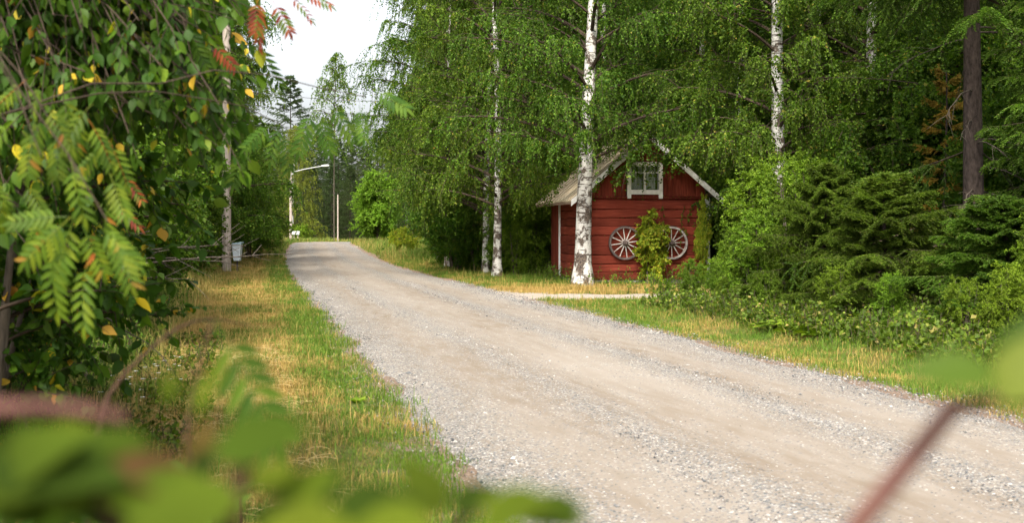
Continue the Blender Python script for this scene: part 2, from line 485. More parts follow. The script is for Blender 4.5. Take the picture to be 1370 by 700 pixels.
def rowan(pairs=7, droop=.25):
    L = leaflet(); V = []; Tt = []; n = 0
    def rach(t): return np.array([0, t, -droop * t * t])
    items = []
    for k in range(pairs):
        t = .24 + .66 * k / (pairs - 1)
        for sx in (-1, 1):
            ang = R(58 - 14 * k / pairs)
            items.append((rach(t), np.array([sx * math.sin(ang), math.cos(ang), -.28]), .34 * (1 - .25 * abs(k / pairs - .4))))
    items.append((rach(.93), np.array([0, 1, -.45]), .32))
    for p, d, s_ in items:
        d = d / np.linalg.norm(d); X = np.cross(d, [0, 0, 1.]); X /= np.linalg.norm(X); Z = np.cross(X, d)
        v = p + s_ * (L[0][:, :1] * X + L[0][:, 1:2] * d + L[0][:, 2:] * Z)
        V.append(v); Tt.append(L[1] + n); n += len(v)
    # rachis
    ts = np.linspace(0, .95, 6); rv = []
    for t in ts: rv += [rach(t) + [-.007, 0, .003], rach(t) + [.007, 0, .003]]
    rt = []
    for k in range(5): rt += [[2 * k, 2 * k + 1, 2 * k + 3], [2 * k, 2 * k + 3, 2 * k + 2]]
    V.append(np.array(rv)); Tt.append(np.array(rt) + n)
    return (np.vstack(V), np.vstack(Tt))
T_ROWAN = rowan(); T_ROWAN2 = rowan(6, .5); T_ROWAN3 = rowan(7, .05)
def shoot():
    V = []; Tt = []
    r = np.random.default_rng(3)
    K = 15
    for k in range(K):
        t = k / K; a = k * 2.4 + r.random() * .6
        side = np.array([math.cos(a), 0, math.sin(a) * .6])
        d = side * .75 + np.array([0, .8, 0]); d /= np.linalg.norm(d)
        p = np.array([0, t, 0]); pw = np.array([-math.sin(a), 0, math.cos(a)]) * .075
        i = len(V); V += [p - pw, p + pw, p + d * (.36 - .10 * t)]; Tt.append([i, i + 1, i + 2])
    i = len(V); V += [np.array([-.02, 0, 0]), np.array([.02, 0, 0]), np.array([0, 1.05, 0])]; Tt.append([i, i + 1, i + 2])
    return (np.array(V), tri(Tt))
T_SHOOT = shoot()

def rdir(n, rng=None):
    return nrm((rng or RNG).normal(size=(n, 3)))

def bez(A, B, C, K):
    t = np.linspace(0, 1, K)[None, :, None]
    return (1 - t) ** 2 * A[:, None] + 2 * t * (1 - t) * B[:, None] + t * t * C[:, None]

def sample(P, t):
    """P (N,K,3), t (N,m) -> pos, tangent (N*m,3)"""
    N, K, _ = P.shape; m = t.shape[1]
    f = t * (K - 1); i = np.minimum(f.astype(int), K - 2); fr = (f - i)[..., None]
    r = np.arange(N)[:, None]
    a = P[r, i]; b = P[r, i + 1]
    return (a + (b - a) * fr).reshape(-1, 3), nrm(b - a).reshape(-1, 3)

def leaves_on(mb, P, m, tmpl, size, t0=.15, spread=.9, droop=.3, up=.6, mat=0, rng=RNG, sj=.25):
    N = len(P)
    t = t0 + (1 - t0) * rng.random((N, m))
    pos, tan = sample(P, t)
    n = len(pos)
    d = tan * .7 + rdir(n, rng) * spread + np.array([0, 0, -droop])
    nn = rdir(n, rng) + np.array([0, 0, up])
    mb.stamp(tmpl, pos + rdir(n, rng) * size * (.9 if tmpl is T_RHOMB else .12) * rng.random((n, 1)), d, nn, size * (1 + rng.normal(0, sj, n)).clip(.4, 1.7), mat)

def limbs_of(rng, tp, N1, t_lo, Lf, elev, K=7, sag=.35):
    """tp trunk polyline (K,3); returns (N1,K,3) limb curves"""
    tt = t_lo + (1 - t_lo) * ((np.arange(N1) + rng.random(N1) * .8) / N1) ** 1.45
    base, _ = sample(tp[None], np.clip(tt, 0, .995)[None])
    az = np.arange(N1) * 2.399 + rng.random(N1) * .7
    L = Lf(tt) * (.75 + .5 * rng.random(N1))
    e = elev(tt)
    out = np.stack([np.cos(az), np.sin(az), 0 * az], -1)
    B = base + out * (L * .5 * np.cos(e))[:, None] + np.array([0, 0, 1.]) * (L * .5 * np.sin(e))[:, None]
    C = base + out * (L * np.cos(e * .8))[:, None] + np.array([0, 0, 1.]) * (L * (np.sin(e) - sag))[:, None]
    return bez(base, B, C, K), L, tt

def trunk_mesh(tp, r0, r1, mat, parent, sides=14, flare=1.5, name='trunk'):
    K = len(tp); t = np.linspace(0, 1, K)
    rad = r0 + (r1 - r0) * t ** .9
    rad = rad * (1 + (flare - 1) * np.exp(-t * 60))
    m = MB(); m.tubes(tp[None], rad[None], sides)
    return m.build(name, mat, parent, smooth=True)

def trunk_line(rng, H, sway=.25, K=28, lean=(0, 0)):
    z = np.linspace(0, 1, K)
    a, b = rng.random(2) * 6
    x = sway * (np.sin(z * 4 + a) - math.sin(a)) * z ** .5 + lean[0] * z
    y = sway * (np.sin(z * 3.4 + b) - math.sin(b)) * z ** .5 + lean[1] * z
    return np.stack([x, y, z * H], -1)

def make_birch(seed, H=16, hb=2.5, Lmax=3.2, r0=.17, ntw=1900, nl=26, leaf=.062, leafm='birch_leaf', lean=(0, 0), barkm='birch_bark', hang=1.1, name='birch_tree', n1=46):
    rng = np.random.default_rng(seed)
    root = empty(name)
    tp = trunk_line(rng, H, .22, lean=lean)
    trunk_mesh(tp, r0, .03, M[barkm], root)
    tlo = hb / H
    Lf = lambda t: Lmax * np.clip(1.10 - ((t - .34) / .68) ** 2, .12, 1)
    el = lambda t: R(28) + R(42) * (t - tlo) / (1 - tlo)
    P1, L1, t1 = limbs_of(rng, tp, n1, tlo, Lf, el, 8, sag=.30)
    mb = MB()
    k = np.linspace(1, .15, 8)[None]
    mb.tubes(P1, (.012 + L1 * .012)[:, None] * k, 5, 1)
    # laterals
    N2 = 6
    pos, tan = sample(P1, .25 + .7 * rng.random((n1, N2)))
    L2 = np.repeat(L1, N2) * .33 * (.5 + rng.random(n1 * N2))
    d = nrm(tan * .7 + rdir(len(pos), rng) * np.array([1, 1, .45]))
    P2 = bez(pos, pos + d * (L2 * .5)[:, None] + np.array([0, 0, .12]), pos + d * L2[:, None] - np.array([0, 0, .12]), 5)
    mb.tubes(P2, (.011 * np.linspace(1, .35, 5))[None], 4, 1)
    # hanging twigs
    s1, tn1 = sample(P1, .35 + .65 * rng.random((n1, max(1, int(ntw * .4 / n1)))))
    s2, tn2 = sample(P2, .15 + .85 * rng.random((len(P2), max(1, int(ntw * .6 / len(P2))))))
    s = np.vstack([s1, s2]); tn = np.vstack([tn1, tn2]); n = len(s)
    Lh = hang * (.35 + .9 * rng.random(n))
    dd = nrm(tn * .8 + rdir(n, rng) * .8)
    dd[:, 2] = np.abs(dd[:, 2]) * .3
    B = s + dd * (Lh * .38)[:, None]
    C = B + dd * (Lh * .15)[:, None] + np.array([0, 0, -1.]) * (Lh * .85)[:, None]
    P3 = bez(s, B, C, 6)
    mb.tubes(P3[::2], (.005 * np.linspace(1, .4, 6))[None], 3, 1)
    leaves_on(mb, P3, nl, T_RHOMB, leaf, .05, .9, .5, .3, 0, rng)
    mb.build('crown', [M[leafm], M['twig']], root)
    return root

def make_broad(seed, H, rad, zlo, stems=3, ntw=900, nl=22, leaf=.07, leafm='tree_leaf', tmpl=T_RHOMB, barkm='dark_bark', r0=.05, name='leafy_shrub', up=.7, wob=.35, spread_base=.15, twl=.8, droop=.25, flat=False):
    """shrub or small tree: stems fan out, limbs fill an uneven crown"""
    rng = np.random.default_rng(seed)
    root = empty(name)
    st = MB(); SP = []
    for k in range(stems):
        a = k * 2.399 + rng.random() * .8; q = spread_base * (0 if stems == 1 else 1)
        rr = rad * (.15 + .45 * rng.random()) * (0.25 if stems == 1 else 1)
        A = np.array([[math.cos(a) * q, math.sin(a) * q, 0]])
        C = np.array([[math.cos(a) * rr, math.sin(a) * rr, H * (.7 + .25 * rng.random())]])
        B = A * .6 + C * .4 + np.array([[0, 0, H * .12]])
        SP.append(bez(A, B, C, 10))
    SP = np.concatenate(SP)
    st.tubes(SP, (r0 * np.linspace(1, .2, 10))[None], 7)
    st.build('trunk' if stems == 1 else 'stems', M[barkm], root, smooth=True)
    # clump centres inside the crown volume
    nc = max(10, ntw // 14)
    v = rdir(nc * 2, rng); rr = rng.random(nc * 2) ** .38
    c = v * rr[:, None]; 
    c = np.stack([c[:, 0] * rad, c[:, 1] * rad, zlo + (H - zlo) * (.5 + .5 * c[:, 2])], -1)
    zf = (c[:, 2] - zlo) / (H - zlo)
    lump = 1 + wob * (vnoise(c[:, 0] * 1.3 / max(rad, .5) * 2 + seed, c[:, 1] * 1.3 + zf * 4) - .5) * 2
    c[:, :2] *= lump[:, None]
    c = c[:nc]
    S_, _ = sample(SP, np.tile(np.linspace(.15, 1, 24), (len(SP), 1)))
    dz = c[:, None, 2] - S_[None, :, 2]
    cost = np.linalg.norm(c[:, None] - S_[None], axis=2) + np.where(dz < .1, 2.5 * (.1 - dz), 0)
    A = S_[np.argmin(cost, 1)]
    Lb = np.linalg.norm(c - A, axis=1)
    P1 = bez(A, (A + c) / 2 + np.array([0, 0, .12]) * Lb[:, None], c, 6)
    mb = MB()
    mb.tubes(P1, (.006 + .012 * Lb[:, None]) * np.linspace(1, .3, 6)[None] * (r0 / .05) ** .4, 4, 1)
    per = max(2, ntw // nc)
    s, tn = sample(P1, .45 + .55 * rng.random((nc, per)))
    n = len(s); L = twl * rad / 1.5 * (.3 + .6 * rng.random(n)) * .8
    d = nrm(tn * .5 + rdir(n, rng) + np.array([0, 0, .15]))
    P2 = bez(s, s + d * (L * .5)[:, None], s + d * L[:, None] + np.array([0, 0, -.18]) * L[:, None], 5)
    mb.tubes(P2, (.004 * np.linspace(1, .4, 5))[None], 3, 1)
    leaves_on(mb, P2, nl, tmpl, leaf, .1, .9, droop, up, 0, rng)
    mb.build('crown', [M[leafm], M['twig']], root, smooth=(tmpl is T_OVATE))
    return root

def make_spruce(seed, H=18, hb=.5, Lmax=3.4, r0=.25, whorl=.34, per=6, ns=16, nss=6, shootL=.15, leafm='needle', barkm='spruce_bark', tip=1.0, droop=.45, gap=None, cone=None, jit=(.7, .5), hangk=.42):
    rng = np.random.default_rng(seed)
    root = empty('spruce_tree')
    tp = trunk_line(rng, H, .06)
    trunk_mesh(tp, r0, .015, M[barkm], root, flare=1.35)
    nw = int((H - hb) / whorl); n1 = nw * per
    t = (hb + (H - hb) * (np.arange(n1) + rng.random(n1)) / n1) / H
    if gap:
        t = t[~((t * H > gap[0]) & (t * H < gap[1]) & (rng.random(n1) < .93))]; n1 = len(t)
    base, _ = sample(tp[None], np.clip(t, 0, .995)[None])
    az = np.arange(n1) * 2.399 + rng.random(n1) * .5
    L = (Lmax * ((1 - t) ** .85 if cone is None else np.clip((1 - t) * cone, 0, 1)) + .15) * (jit[0] + jit[1] * rng.random(n1))
    out = np.stack([np.cos(az), np.sin(az), 0 * az], -1); upv = np.array([0, 0, 1.])
    dr = droop * (1 - t) - .25 * t
    B = base + out * (L * .55)[:, None] - upv * (L * dr * .55)[:, None]
    C = base + out * L[:, None] - upv * (L * (dr - .12))[:, None]
    P1 = bez(base, B, C, 8)
    mb = MB()
    mb.tubes(P1, (.004 + .006 * L)[:, None] * np.linspace(1, .12, 8)[None], 4, 1)
    # side twigs in the plane of the limb, hanging a bit
    tt = .18 + .82 * (np.arange(ns)[None] + rng.random((n1, ns))) / ns
    s, tn = sample(P1, tt)
    n = len(s); sgn = np.where((np.arange(n) % 2) == 0, 1., -1.)
    side = nrm(np.cross(tn, upv)) * sgn[:, None]
    LL = np.repeat(L, ns) * (.36 * (1.08 - tt.ravel() * .85)) * (.7 + .6 * rng.random(n))
    d = nrm(side * .8 + tn * .7 + rdir(n, rng) * .18)
    C2 = s + d * LL[:, None] - upv * (LL * hangk)[:, None]
    P2 = bez(s, s + d * (LL * .55)[:, None] - upv * (.02), C2, 5)
    mb.tubes(P2, (.0045 * np.linspace(1, .4, 5))[None], 3, 1)
    # needle shoots along side twigs + leaders
    ps, ts = sample(P2, (np.arange(nss)[None] + rng.random((n, nss))) / nss)
    m = len(ps); sg = np.where((np.arange(m) % 2) == 0, 1., -1.)
    sd = nrm(np.cross(ts, upv)) * sg[:, None]
    D = nrm(ts * 1.0 + sd * .55 * (rng.random(m) < .75)[:, None] + rdir(m, rng) * .22 - upv * .22)
    mb.stamp(T_SHOOT, ps, D, upv + rdir(m, rng) * .5, shootL * (.7 + .6 * rng.random(m)), 0)
    ps, ts = sample(P1, .3 + .7 * (np.arange(14)[None] + rng.random((n1, 14))) / 14)
    m = len(ps)
    mb.stamp(T_SHOOT, ps, nrm(ts + rdir(m, rng) * .5 - upv * .2), upv + rdir(m, rng) * .4, shootL * (.8 + .5 * rng.random(m)), 0)
    mb.build('crown', [M[leafm], M['twig']], root)
    return root

def place(o, x, y, z=0, rz=0., sc=1., label=None, cat=None, group=None):
    o.location = (x, y, z); o.rotation_euler = (0, 0, rz); o.scale = (sc, sc, sc) if not isinstance(sc, tuple) else sc
    for k in ('group',):
        if k in o and group is None: del o[k]
    tag(o, label, cat, group)
    return o

# ------------------------------------------------------------------ ground, road, driveway
def gz(x, y):
    """ground height: flat to the crest, falling away behind it, rising a little off the sides"""
    x = np.asarray(x, float); y = np.asarray(y, float)
    t = np.clip((y - 45) / 52, 0, 1)
    z = .40 * t * t * (3 - 2 * t) - np.clip(y - 101, 0, 60) ** 2 * .0007
    u = x + .22 * y - 1.364 - bend(y)
    z = z + .35 * (1 / (1 + np.exp(-(-u - 9) / 2.5))) * (y < 400)
    z = z - .10 * np.exp(-((u - 5.7) / .6) ** 2) * np.exp(-((y - 16) / 9) ** 2)
    return z

def sheet(name, xs, ys, zoff, mat, fx=None, rough=0.):
    Yg, Ug = np.meshgrid(ys, xs, indexing='ij')
    X = fx(Ug, Yg); Z = gz(X, Yg) + zoff
    if rough: Z = Z + rough * (vnoise(X * 3.1 + 50, Yg * 1.3 + 50) - .5) + rough * .6 * (vnoise(X * 9 + 90, Yg * 7 + 50) - .5)
    V = np.stack([X, Yg, Z], -1).reshape(-1, 3); a, b = Yg.shape
    i = np.arange(a - 1)[:, None] * b + np.arange(b - 1)[None]
    Q = np.stack([i, i + 1, i + b + 1, i + b], -1).reshape(-1, 4)
    m = MB(); m.add(V, Q)
    return m.build(name, mat, smooth=True)

ys = np.concatenate([np.arange(-40, 0, 4), np.arange(0, 60, .5), np.arange(60, 200, 3), np.array([220, 260, 330, 450, 700, 1000])])
us = np.concatenate([np.array([-500, -300, -150, -80, -50, -35, -25, -18]), np.arange(-14, 18, .5), np.array([22, 28, 38, 60, 100, 200, 400, 600])])
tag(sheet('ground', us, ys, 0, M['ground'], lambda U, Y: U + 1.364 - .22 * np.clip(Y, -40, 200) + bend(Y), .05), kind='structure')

def edge_wob(Y, s): return .22 * (vnoise(Y * .8 + s, Y * 0 + s) - .5) + .12 * (vnoise(Y * 3.1 + s, Y * 0 + s + 3) - .5)
ys = np.concatenate([np.arange(0.5, 40, .08), np.arange(40, 80, .5), np.arange(80, 190, 2.)])
us = np.linspace(0, 1, 61)
def road_x(U, Y):
    lo = edge_wob(Y, 5) ; hi = 4.55 + edge_wob(Y, 21)
    return xu(lo + (hi - lo) * U, Y)
def road_sheet():
    Yg, Ug = np.meshgrid(ys, us, indexing='ij')
    X = road_x(Ug, Yg); u = X + .22 * Yg - 1.364 - bend(Yg)
    Z = gz(X, Yg) + .035 + .030 * np.sin(np.clip(Ug, 0, 1) * np.pi)
    for c in (1.38, 2.9): Z = Z + .014 * np.exp(-((u - c + .25 * (vnoise(Yg * .35 + c, Yg * 0) - .5)) / .22) ** 2)
    Z = Z + .012 * (vnoise(X * 5, Yg * 1.2) - .5) + .008 * (vnoise(X * 14 + 9, Yg * 11) - .5)
    e = np.minimum(Ug, 1 - Ug); Z = Z - .05 * np.exp(-e / .02)
    V = np.stack([X, Yg, Z], -1).reshape(-1, 3); a, b = Yg.shape
    i = np.arange(a - 1)[:, None] * b + np.arange(b - 1)[None]
    m = MB(); m.add(V, np.stack([i, i + 1, i + b + 1, i + b], -1).reshape(-1, 4))
    return m.build('road', M['road'], smooth=True)
tag(road_sheet(), kind='structure')
def road_z(u): return .035 + .030 * np.sin(np.clip(u / 4.55, 0, 1) * np.pi)

def drive_mat():
    b = NB("driveway_gravel"); pos = b.n("ShaderNodeNewGeometry").outputs["Position"]
    vo = b.n("ShaderNodeTexVoronoi"); vo.inputs["Scale"].default_value = 60; b.l(pos, vo.inputs["Vector"])
    vr = b.n("ShaderNodeSeparateColor"); b.l(vo.outputs["Color"], vr.inputs[0])
    c = b.mix(.35, b.ramp(b.noise(pos, 5, 5), [(.3, (.24, .19, .14)), (.7, (.34, .28, .22))]), b.ramp(vr.outputs[0], [(0, (.15, .14, .14)), (1, (.5, .46, .4))]))
    return b.out(b.prin(c, .95, b.bump(vo.outputs["Distance"], .5, .01), spec=.1))
M['drive'] = drive_mat()
def driveway(name, pts, z=.006):
    """ribbon through (x, y, half width)"""
    P = np.array(pts, float); t = np.linspace(0, len(P) - 1, 60)
    q = np.stack([np.interp(t, np.arange(len(P)), P[:, k]) for k in range(3)], -1)
    for _ in range(6): q[1:-1] = (q[:-2] + q[1:-1] * 2 + q[2:]) / 4
    d = nrm(np.gradient(q[:, :2], axis=0)); nn = np.stack([-d[:, 1], d[:, 0]], -1)
    V = []
    for k in range(60):
        for j, sgn in enumerate(np.linspace(-1, 1, 7)):
            h = q[k, 2] * sgn * (1 + .55 * (vnoise(np.array([k * .5 + (7 if sgn > 0 else 31)]), np.array([3.]))[0] - .5))
            V.append((q[k, 0] + nn[k, 0] * h, q[k, 1] + nn[k, 1] * h, z + .02 * (1 - sgn * sgn)))
    V = np.array(V); V[:, 2] += gz(V[:, 0], V[:, 1])
    i = np.arange(59)[:, None] * 7 + np.arange(6)[None]
    m = MB(); m.add(V, np.stack([i, i + 1, i + 8, i + 7], -1).reshape(-1, 4)[:, ::-1])
    return tag(m.build(name, M['drive'], smooth=True), kind='structure')
driveway('driveway', [(-.9, 27.8, 1.9), (.3, 27.2, 1.5), (1.6, 26.9, 1.0), (4.2, 27.0, .8), (7, 28.5, .9), (11, 31, 1)])
driveway('side_path', [(-12.6, 84, 1.6), (-11.3, 83.5, 1.2), (-9.5, 83, 1.1), (-6, 83.5, 1.1)])

# loose stones
def stones():
    m = MB()
    base = np.array([[1, 0, 0], [-1, 0, 0], [0, 1, 0], [0, -1, 0], [0, 0, 1], [0, 0, -1]], float)
    Ft = tri([[0, 2, 4], [2, 1, 4], [1, 3, 4], [3, 0, 4], [2, 0, 5], [1, 2, 5], [3, 1, 5], [0, 3, 5]])
    rng = np.random.default_rng(11)
    n = 230000
    Y = 4.5 + 30 * rng.random(n) ** 1.45
    u = -.55 + 5.6 * rng.random(n)
    wob = .25 * (vnoise(Y * .35, Y * 0 + 9) - .5)
    dens = .05 + .8 * np.exp(-((u - 1.38 + wob) / .22) ** 2) + .9 * np.exp(-((u - 2.9 + wob) / .2) ** 2) + .9 * (1 / (1 + np.exp((u - .5) / .12))) + .95 / (1 + np.exp(-(u - 4.0) / .13))
    dens *= np.where(u < 0, np.exp(u / .15), 1) * np.where(u > 4.55, np.exp(-(u - 4.55) / .15), 1)
    dens *= .35 + 1.1 * vnoise(u * 2.2 + 7, Y * 1.1)
    k = rng.random(n) < dens * .62
    Y = Y[k]; u = u[k]; wob = wob[k]; n = len(Y)
    X = xu(u, Y)
    sz = (.0040 + .0078 * rng.random(n) ** 3.0) * (1 + (rng.random(n) < .012) * .9) * (.8 + Y * .018)
    cz = np.where((u > 0) & (u < 4.55), road_z(u), .03) + gz(X, Y) * 0
    for c in (1.38, 2.9): cz = cz + .012 * np.exp(-((u - c + wob) / .22) ** 2)
    pos = np.stack([X, Y, cz + sz * .25], -1)
    sc = 1 + rng.normal(0, .28, (n, 3)); sc[:, 2] *= .62
    ang = rng.random(n) * 6.28; ca, sa = np.cos(ang), np.sin(ang)
    V = base[None] * sc[:, None].clip(.4) * sz[:, None, None] * (1 + rng.normal(0, .18, (n, 6, 1)))
    Vx = V[..., 0] * ca[:, None] - V[..., 1] * sa[:, None]; Vy = V[..., 0] * sa[:, None] + V[..., 1] * ca[:, None]
    V = np.stack([Vx, Vy, V[..., 2]], -1) + pos[:, None]
    FF = (np.arange(n) * 6)[:, None, None] + Ft[None]
    m.add(V.reshape(-1, 3), FF.reshape(-1, 3))
    o = m.build('gravel', M['stone'])
    tag(o, 'loose grey and white stones lying in bands along the road', 'gravel', kind='stuff')
stones()

# grass
def blades(m, X, Y, Z, h, wd, rng, bend=.5):
    n = len(X); az = rng.random(n) * 6.283
    side = np.stack([np.cos(az), np.sin(az), 0 * az], -1); ln = np.stack([-np.sin(az), np.cos(az), 0 * az], -1)
    p = np.stack([X, Y, Z], -1); b = (bend * (rng.random(n) * 1.3))[:, None] * h[:, None]
    mid = p + np.array([0, 0, 1.]) * (h * .6)[:, None] + ln * b * .3
    tip = p + np.array([0, 0, 1.]) * (h * (1 - .25 * bend))[:, None] + ln * b
    w2 = (wd / 2)[:, None]
    V = np.stack([p - side * w2, p + side * w2, mid + side * w2 * .75, mid - side * w2 * .75, tip], 1)
    k = np.arange(n)[:, None] * 5
    m.add2(V.reshape(-1, 3), k + np.array([[3, 2, 4]]), k + np.array([[0, 1, 2, 3]]))

def drive_mask(X, Y):
    d = np.abs(Y - (27.0 + .0 * X)) < (.95 + .25 * (vnoise(X * 2, Y * 0 + 4) - .5))
    return d & (X > -1.5) & (X < 6)
SHED_ORG = np.array([2.0, 33.3]); SHED_ROT = R(10.5)
def shed_mask(X, Y):
    c, s_ = math.cos(SHED_ROT), math.sin(SHED_ROT); dx = X - SHED_ORG[0]; dy = Y - SHED_ORG[1]
    a = dx * c + dy * s_; b = -dx * s_ + dy * c
    return (a > -.03) & (a < 3.62) & (b > -.03) & (b < 4.4)

def grass_patch(name, n, ulo, uhi, ylo, yhi, hf, seed, label, mat='grass', ypow=1.8, wd=.004, bend=.85, denf=None):
    rng = np.random.default_rng(seed); m = MB()
    Y = ylo + (yhi - ylo) * rng.random(n) ** ypow; u = ulo + (uhi - ulo) * rng.random(n)
    X = xu(u, Y); px = CX + F_PX * X / Y
    k = (px > -150) & (px < 1520) & ~drive_mask(X, Y) & ~shed_mask(X, Y)
    d = np.where(u < .3, np.clip((.02 - u + .35 * (vnoise(Y * 1.7, u * 3) - .45)) / .3, 0, 1), 1)
    d = np.where(u > 4.2, np.clip((u - 4.62 + .4 * (vnoise(Y * 1.7 + 9, u * 3) - .5)) / .35, 0, 1), d)
    if denf is not None: d = d * denf(u, Y, X)
    d = d * (.45 + .9 * vnoise(X * 2.3, Y * 2.3))
    k &= rng.random(n) < d
    X, Y, u = X[k], Y[k], u[k]
    h = hf(u, Y, X, rng)
    blades(m, X, Y, gz(X, Y) - .01, h, wd * (.7 + .6 * rng.random(len(X))) + Y * .00022, rng, bend)
    return tag(m.build(name, M[mat]), label, 'grass', kind='stuff')
short = lambda u, Y, X, r: (.03 + .05 * r.random(len(u)) + .10 * (r.random(len(u)) < .02)) * (.8 + .9 * vnoise(X * 1.4, Y * 1.4)) * (1 + .012 * Y)
grass_patch('verge_grass', 330000, -3.4, .15, 4.6, 60, short, 21, 'short green and straw coloured grass on the verge left of the road')
grass_patch('verge_grass', 250000, 4.4, 9.5, 7.5, 60, short, 22, 'short dry grass strip between the road and the trees on the right')
tall = lambda u, Y, X, r: (.12 + .38 * r.random(len(u)) ** 1.5) * (.6 + .9 * vnoise(X * .8 + 3, Y * .8))
grass_patch('tall_grass', 60000, -6.5, -2.0, 9, 75, tall, 23, 'tall seeding grass round the wooden pole and under the left bushes', 'tall_grass', 1.4, .004, .7,
            lambda u, Y, X: np.clip((-u - 2.0) / .8, 0, 1) )
grass_patch('tall_grass', 20000, 5.8, 14, 9, 75, lambda u, Y, X, r: .7 * tall(u, Y, X, r), 24, 'tall weedy grass along the foot of the trees right of the road', 'tall_grass', 1.2, .004, .7,
            lambda u, Y, X: np.clip((u - 5.8) / .8, 0, 1) * np.where((Y > 23) & (Y < 33) & (X < 5), .25, 1))
fart = lambda u, Y, X, r: (.15 + .45 * r.random(len(u)) ** 1.3) * (.6 + .9 * vnoise(X * .4 + 3, Y * .3))
grass_patch('meadow_grass', 50000, -14, 0, 55, 138, fart, 25, 'sunlit rough grass beside the far left edge of the road', 'tall_grass', 1.1, .010, .6)
grass_patch('meadow_grass', 70000, 4.7, 22, 55, 138, fart, 26, 'sunlit rough grass beside the far right edge of the road', 'tall_grass', 1.1, .010, .6)

# fallen straw lying on the left verge
def straw():
    rng = np.random.default_rng(31); n = 900; m = MB()
    Y = 6 + 9 * rng.random(n); u = -2.9 + 2.0 * rng.random(n); X = xu(u, Y)
    a = rng.random(n) * 6.28; L = .12 + .28 * rng.random(n)
    d = np.stack([np.cos(a), np.sin(a), .12 * rng.normal(size=n)], -1)
    p = np.stack([X, Y, .02 + .04 * rng.random(n)], -1)
    P = bez(p - d * L[:, None] / 2, p + np.array([0, 0, .04]), p + d * L[:, None] / 2, 4)
    m.tubes(P, .0016, 3)
    tag(m.build('cut_straw', plain("straw", (.45, .33, .13), (.65, .52, .26), 5)), 'loose yellow straw lying on the left verge', 'straw', kind='stuff')
straw()

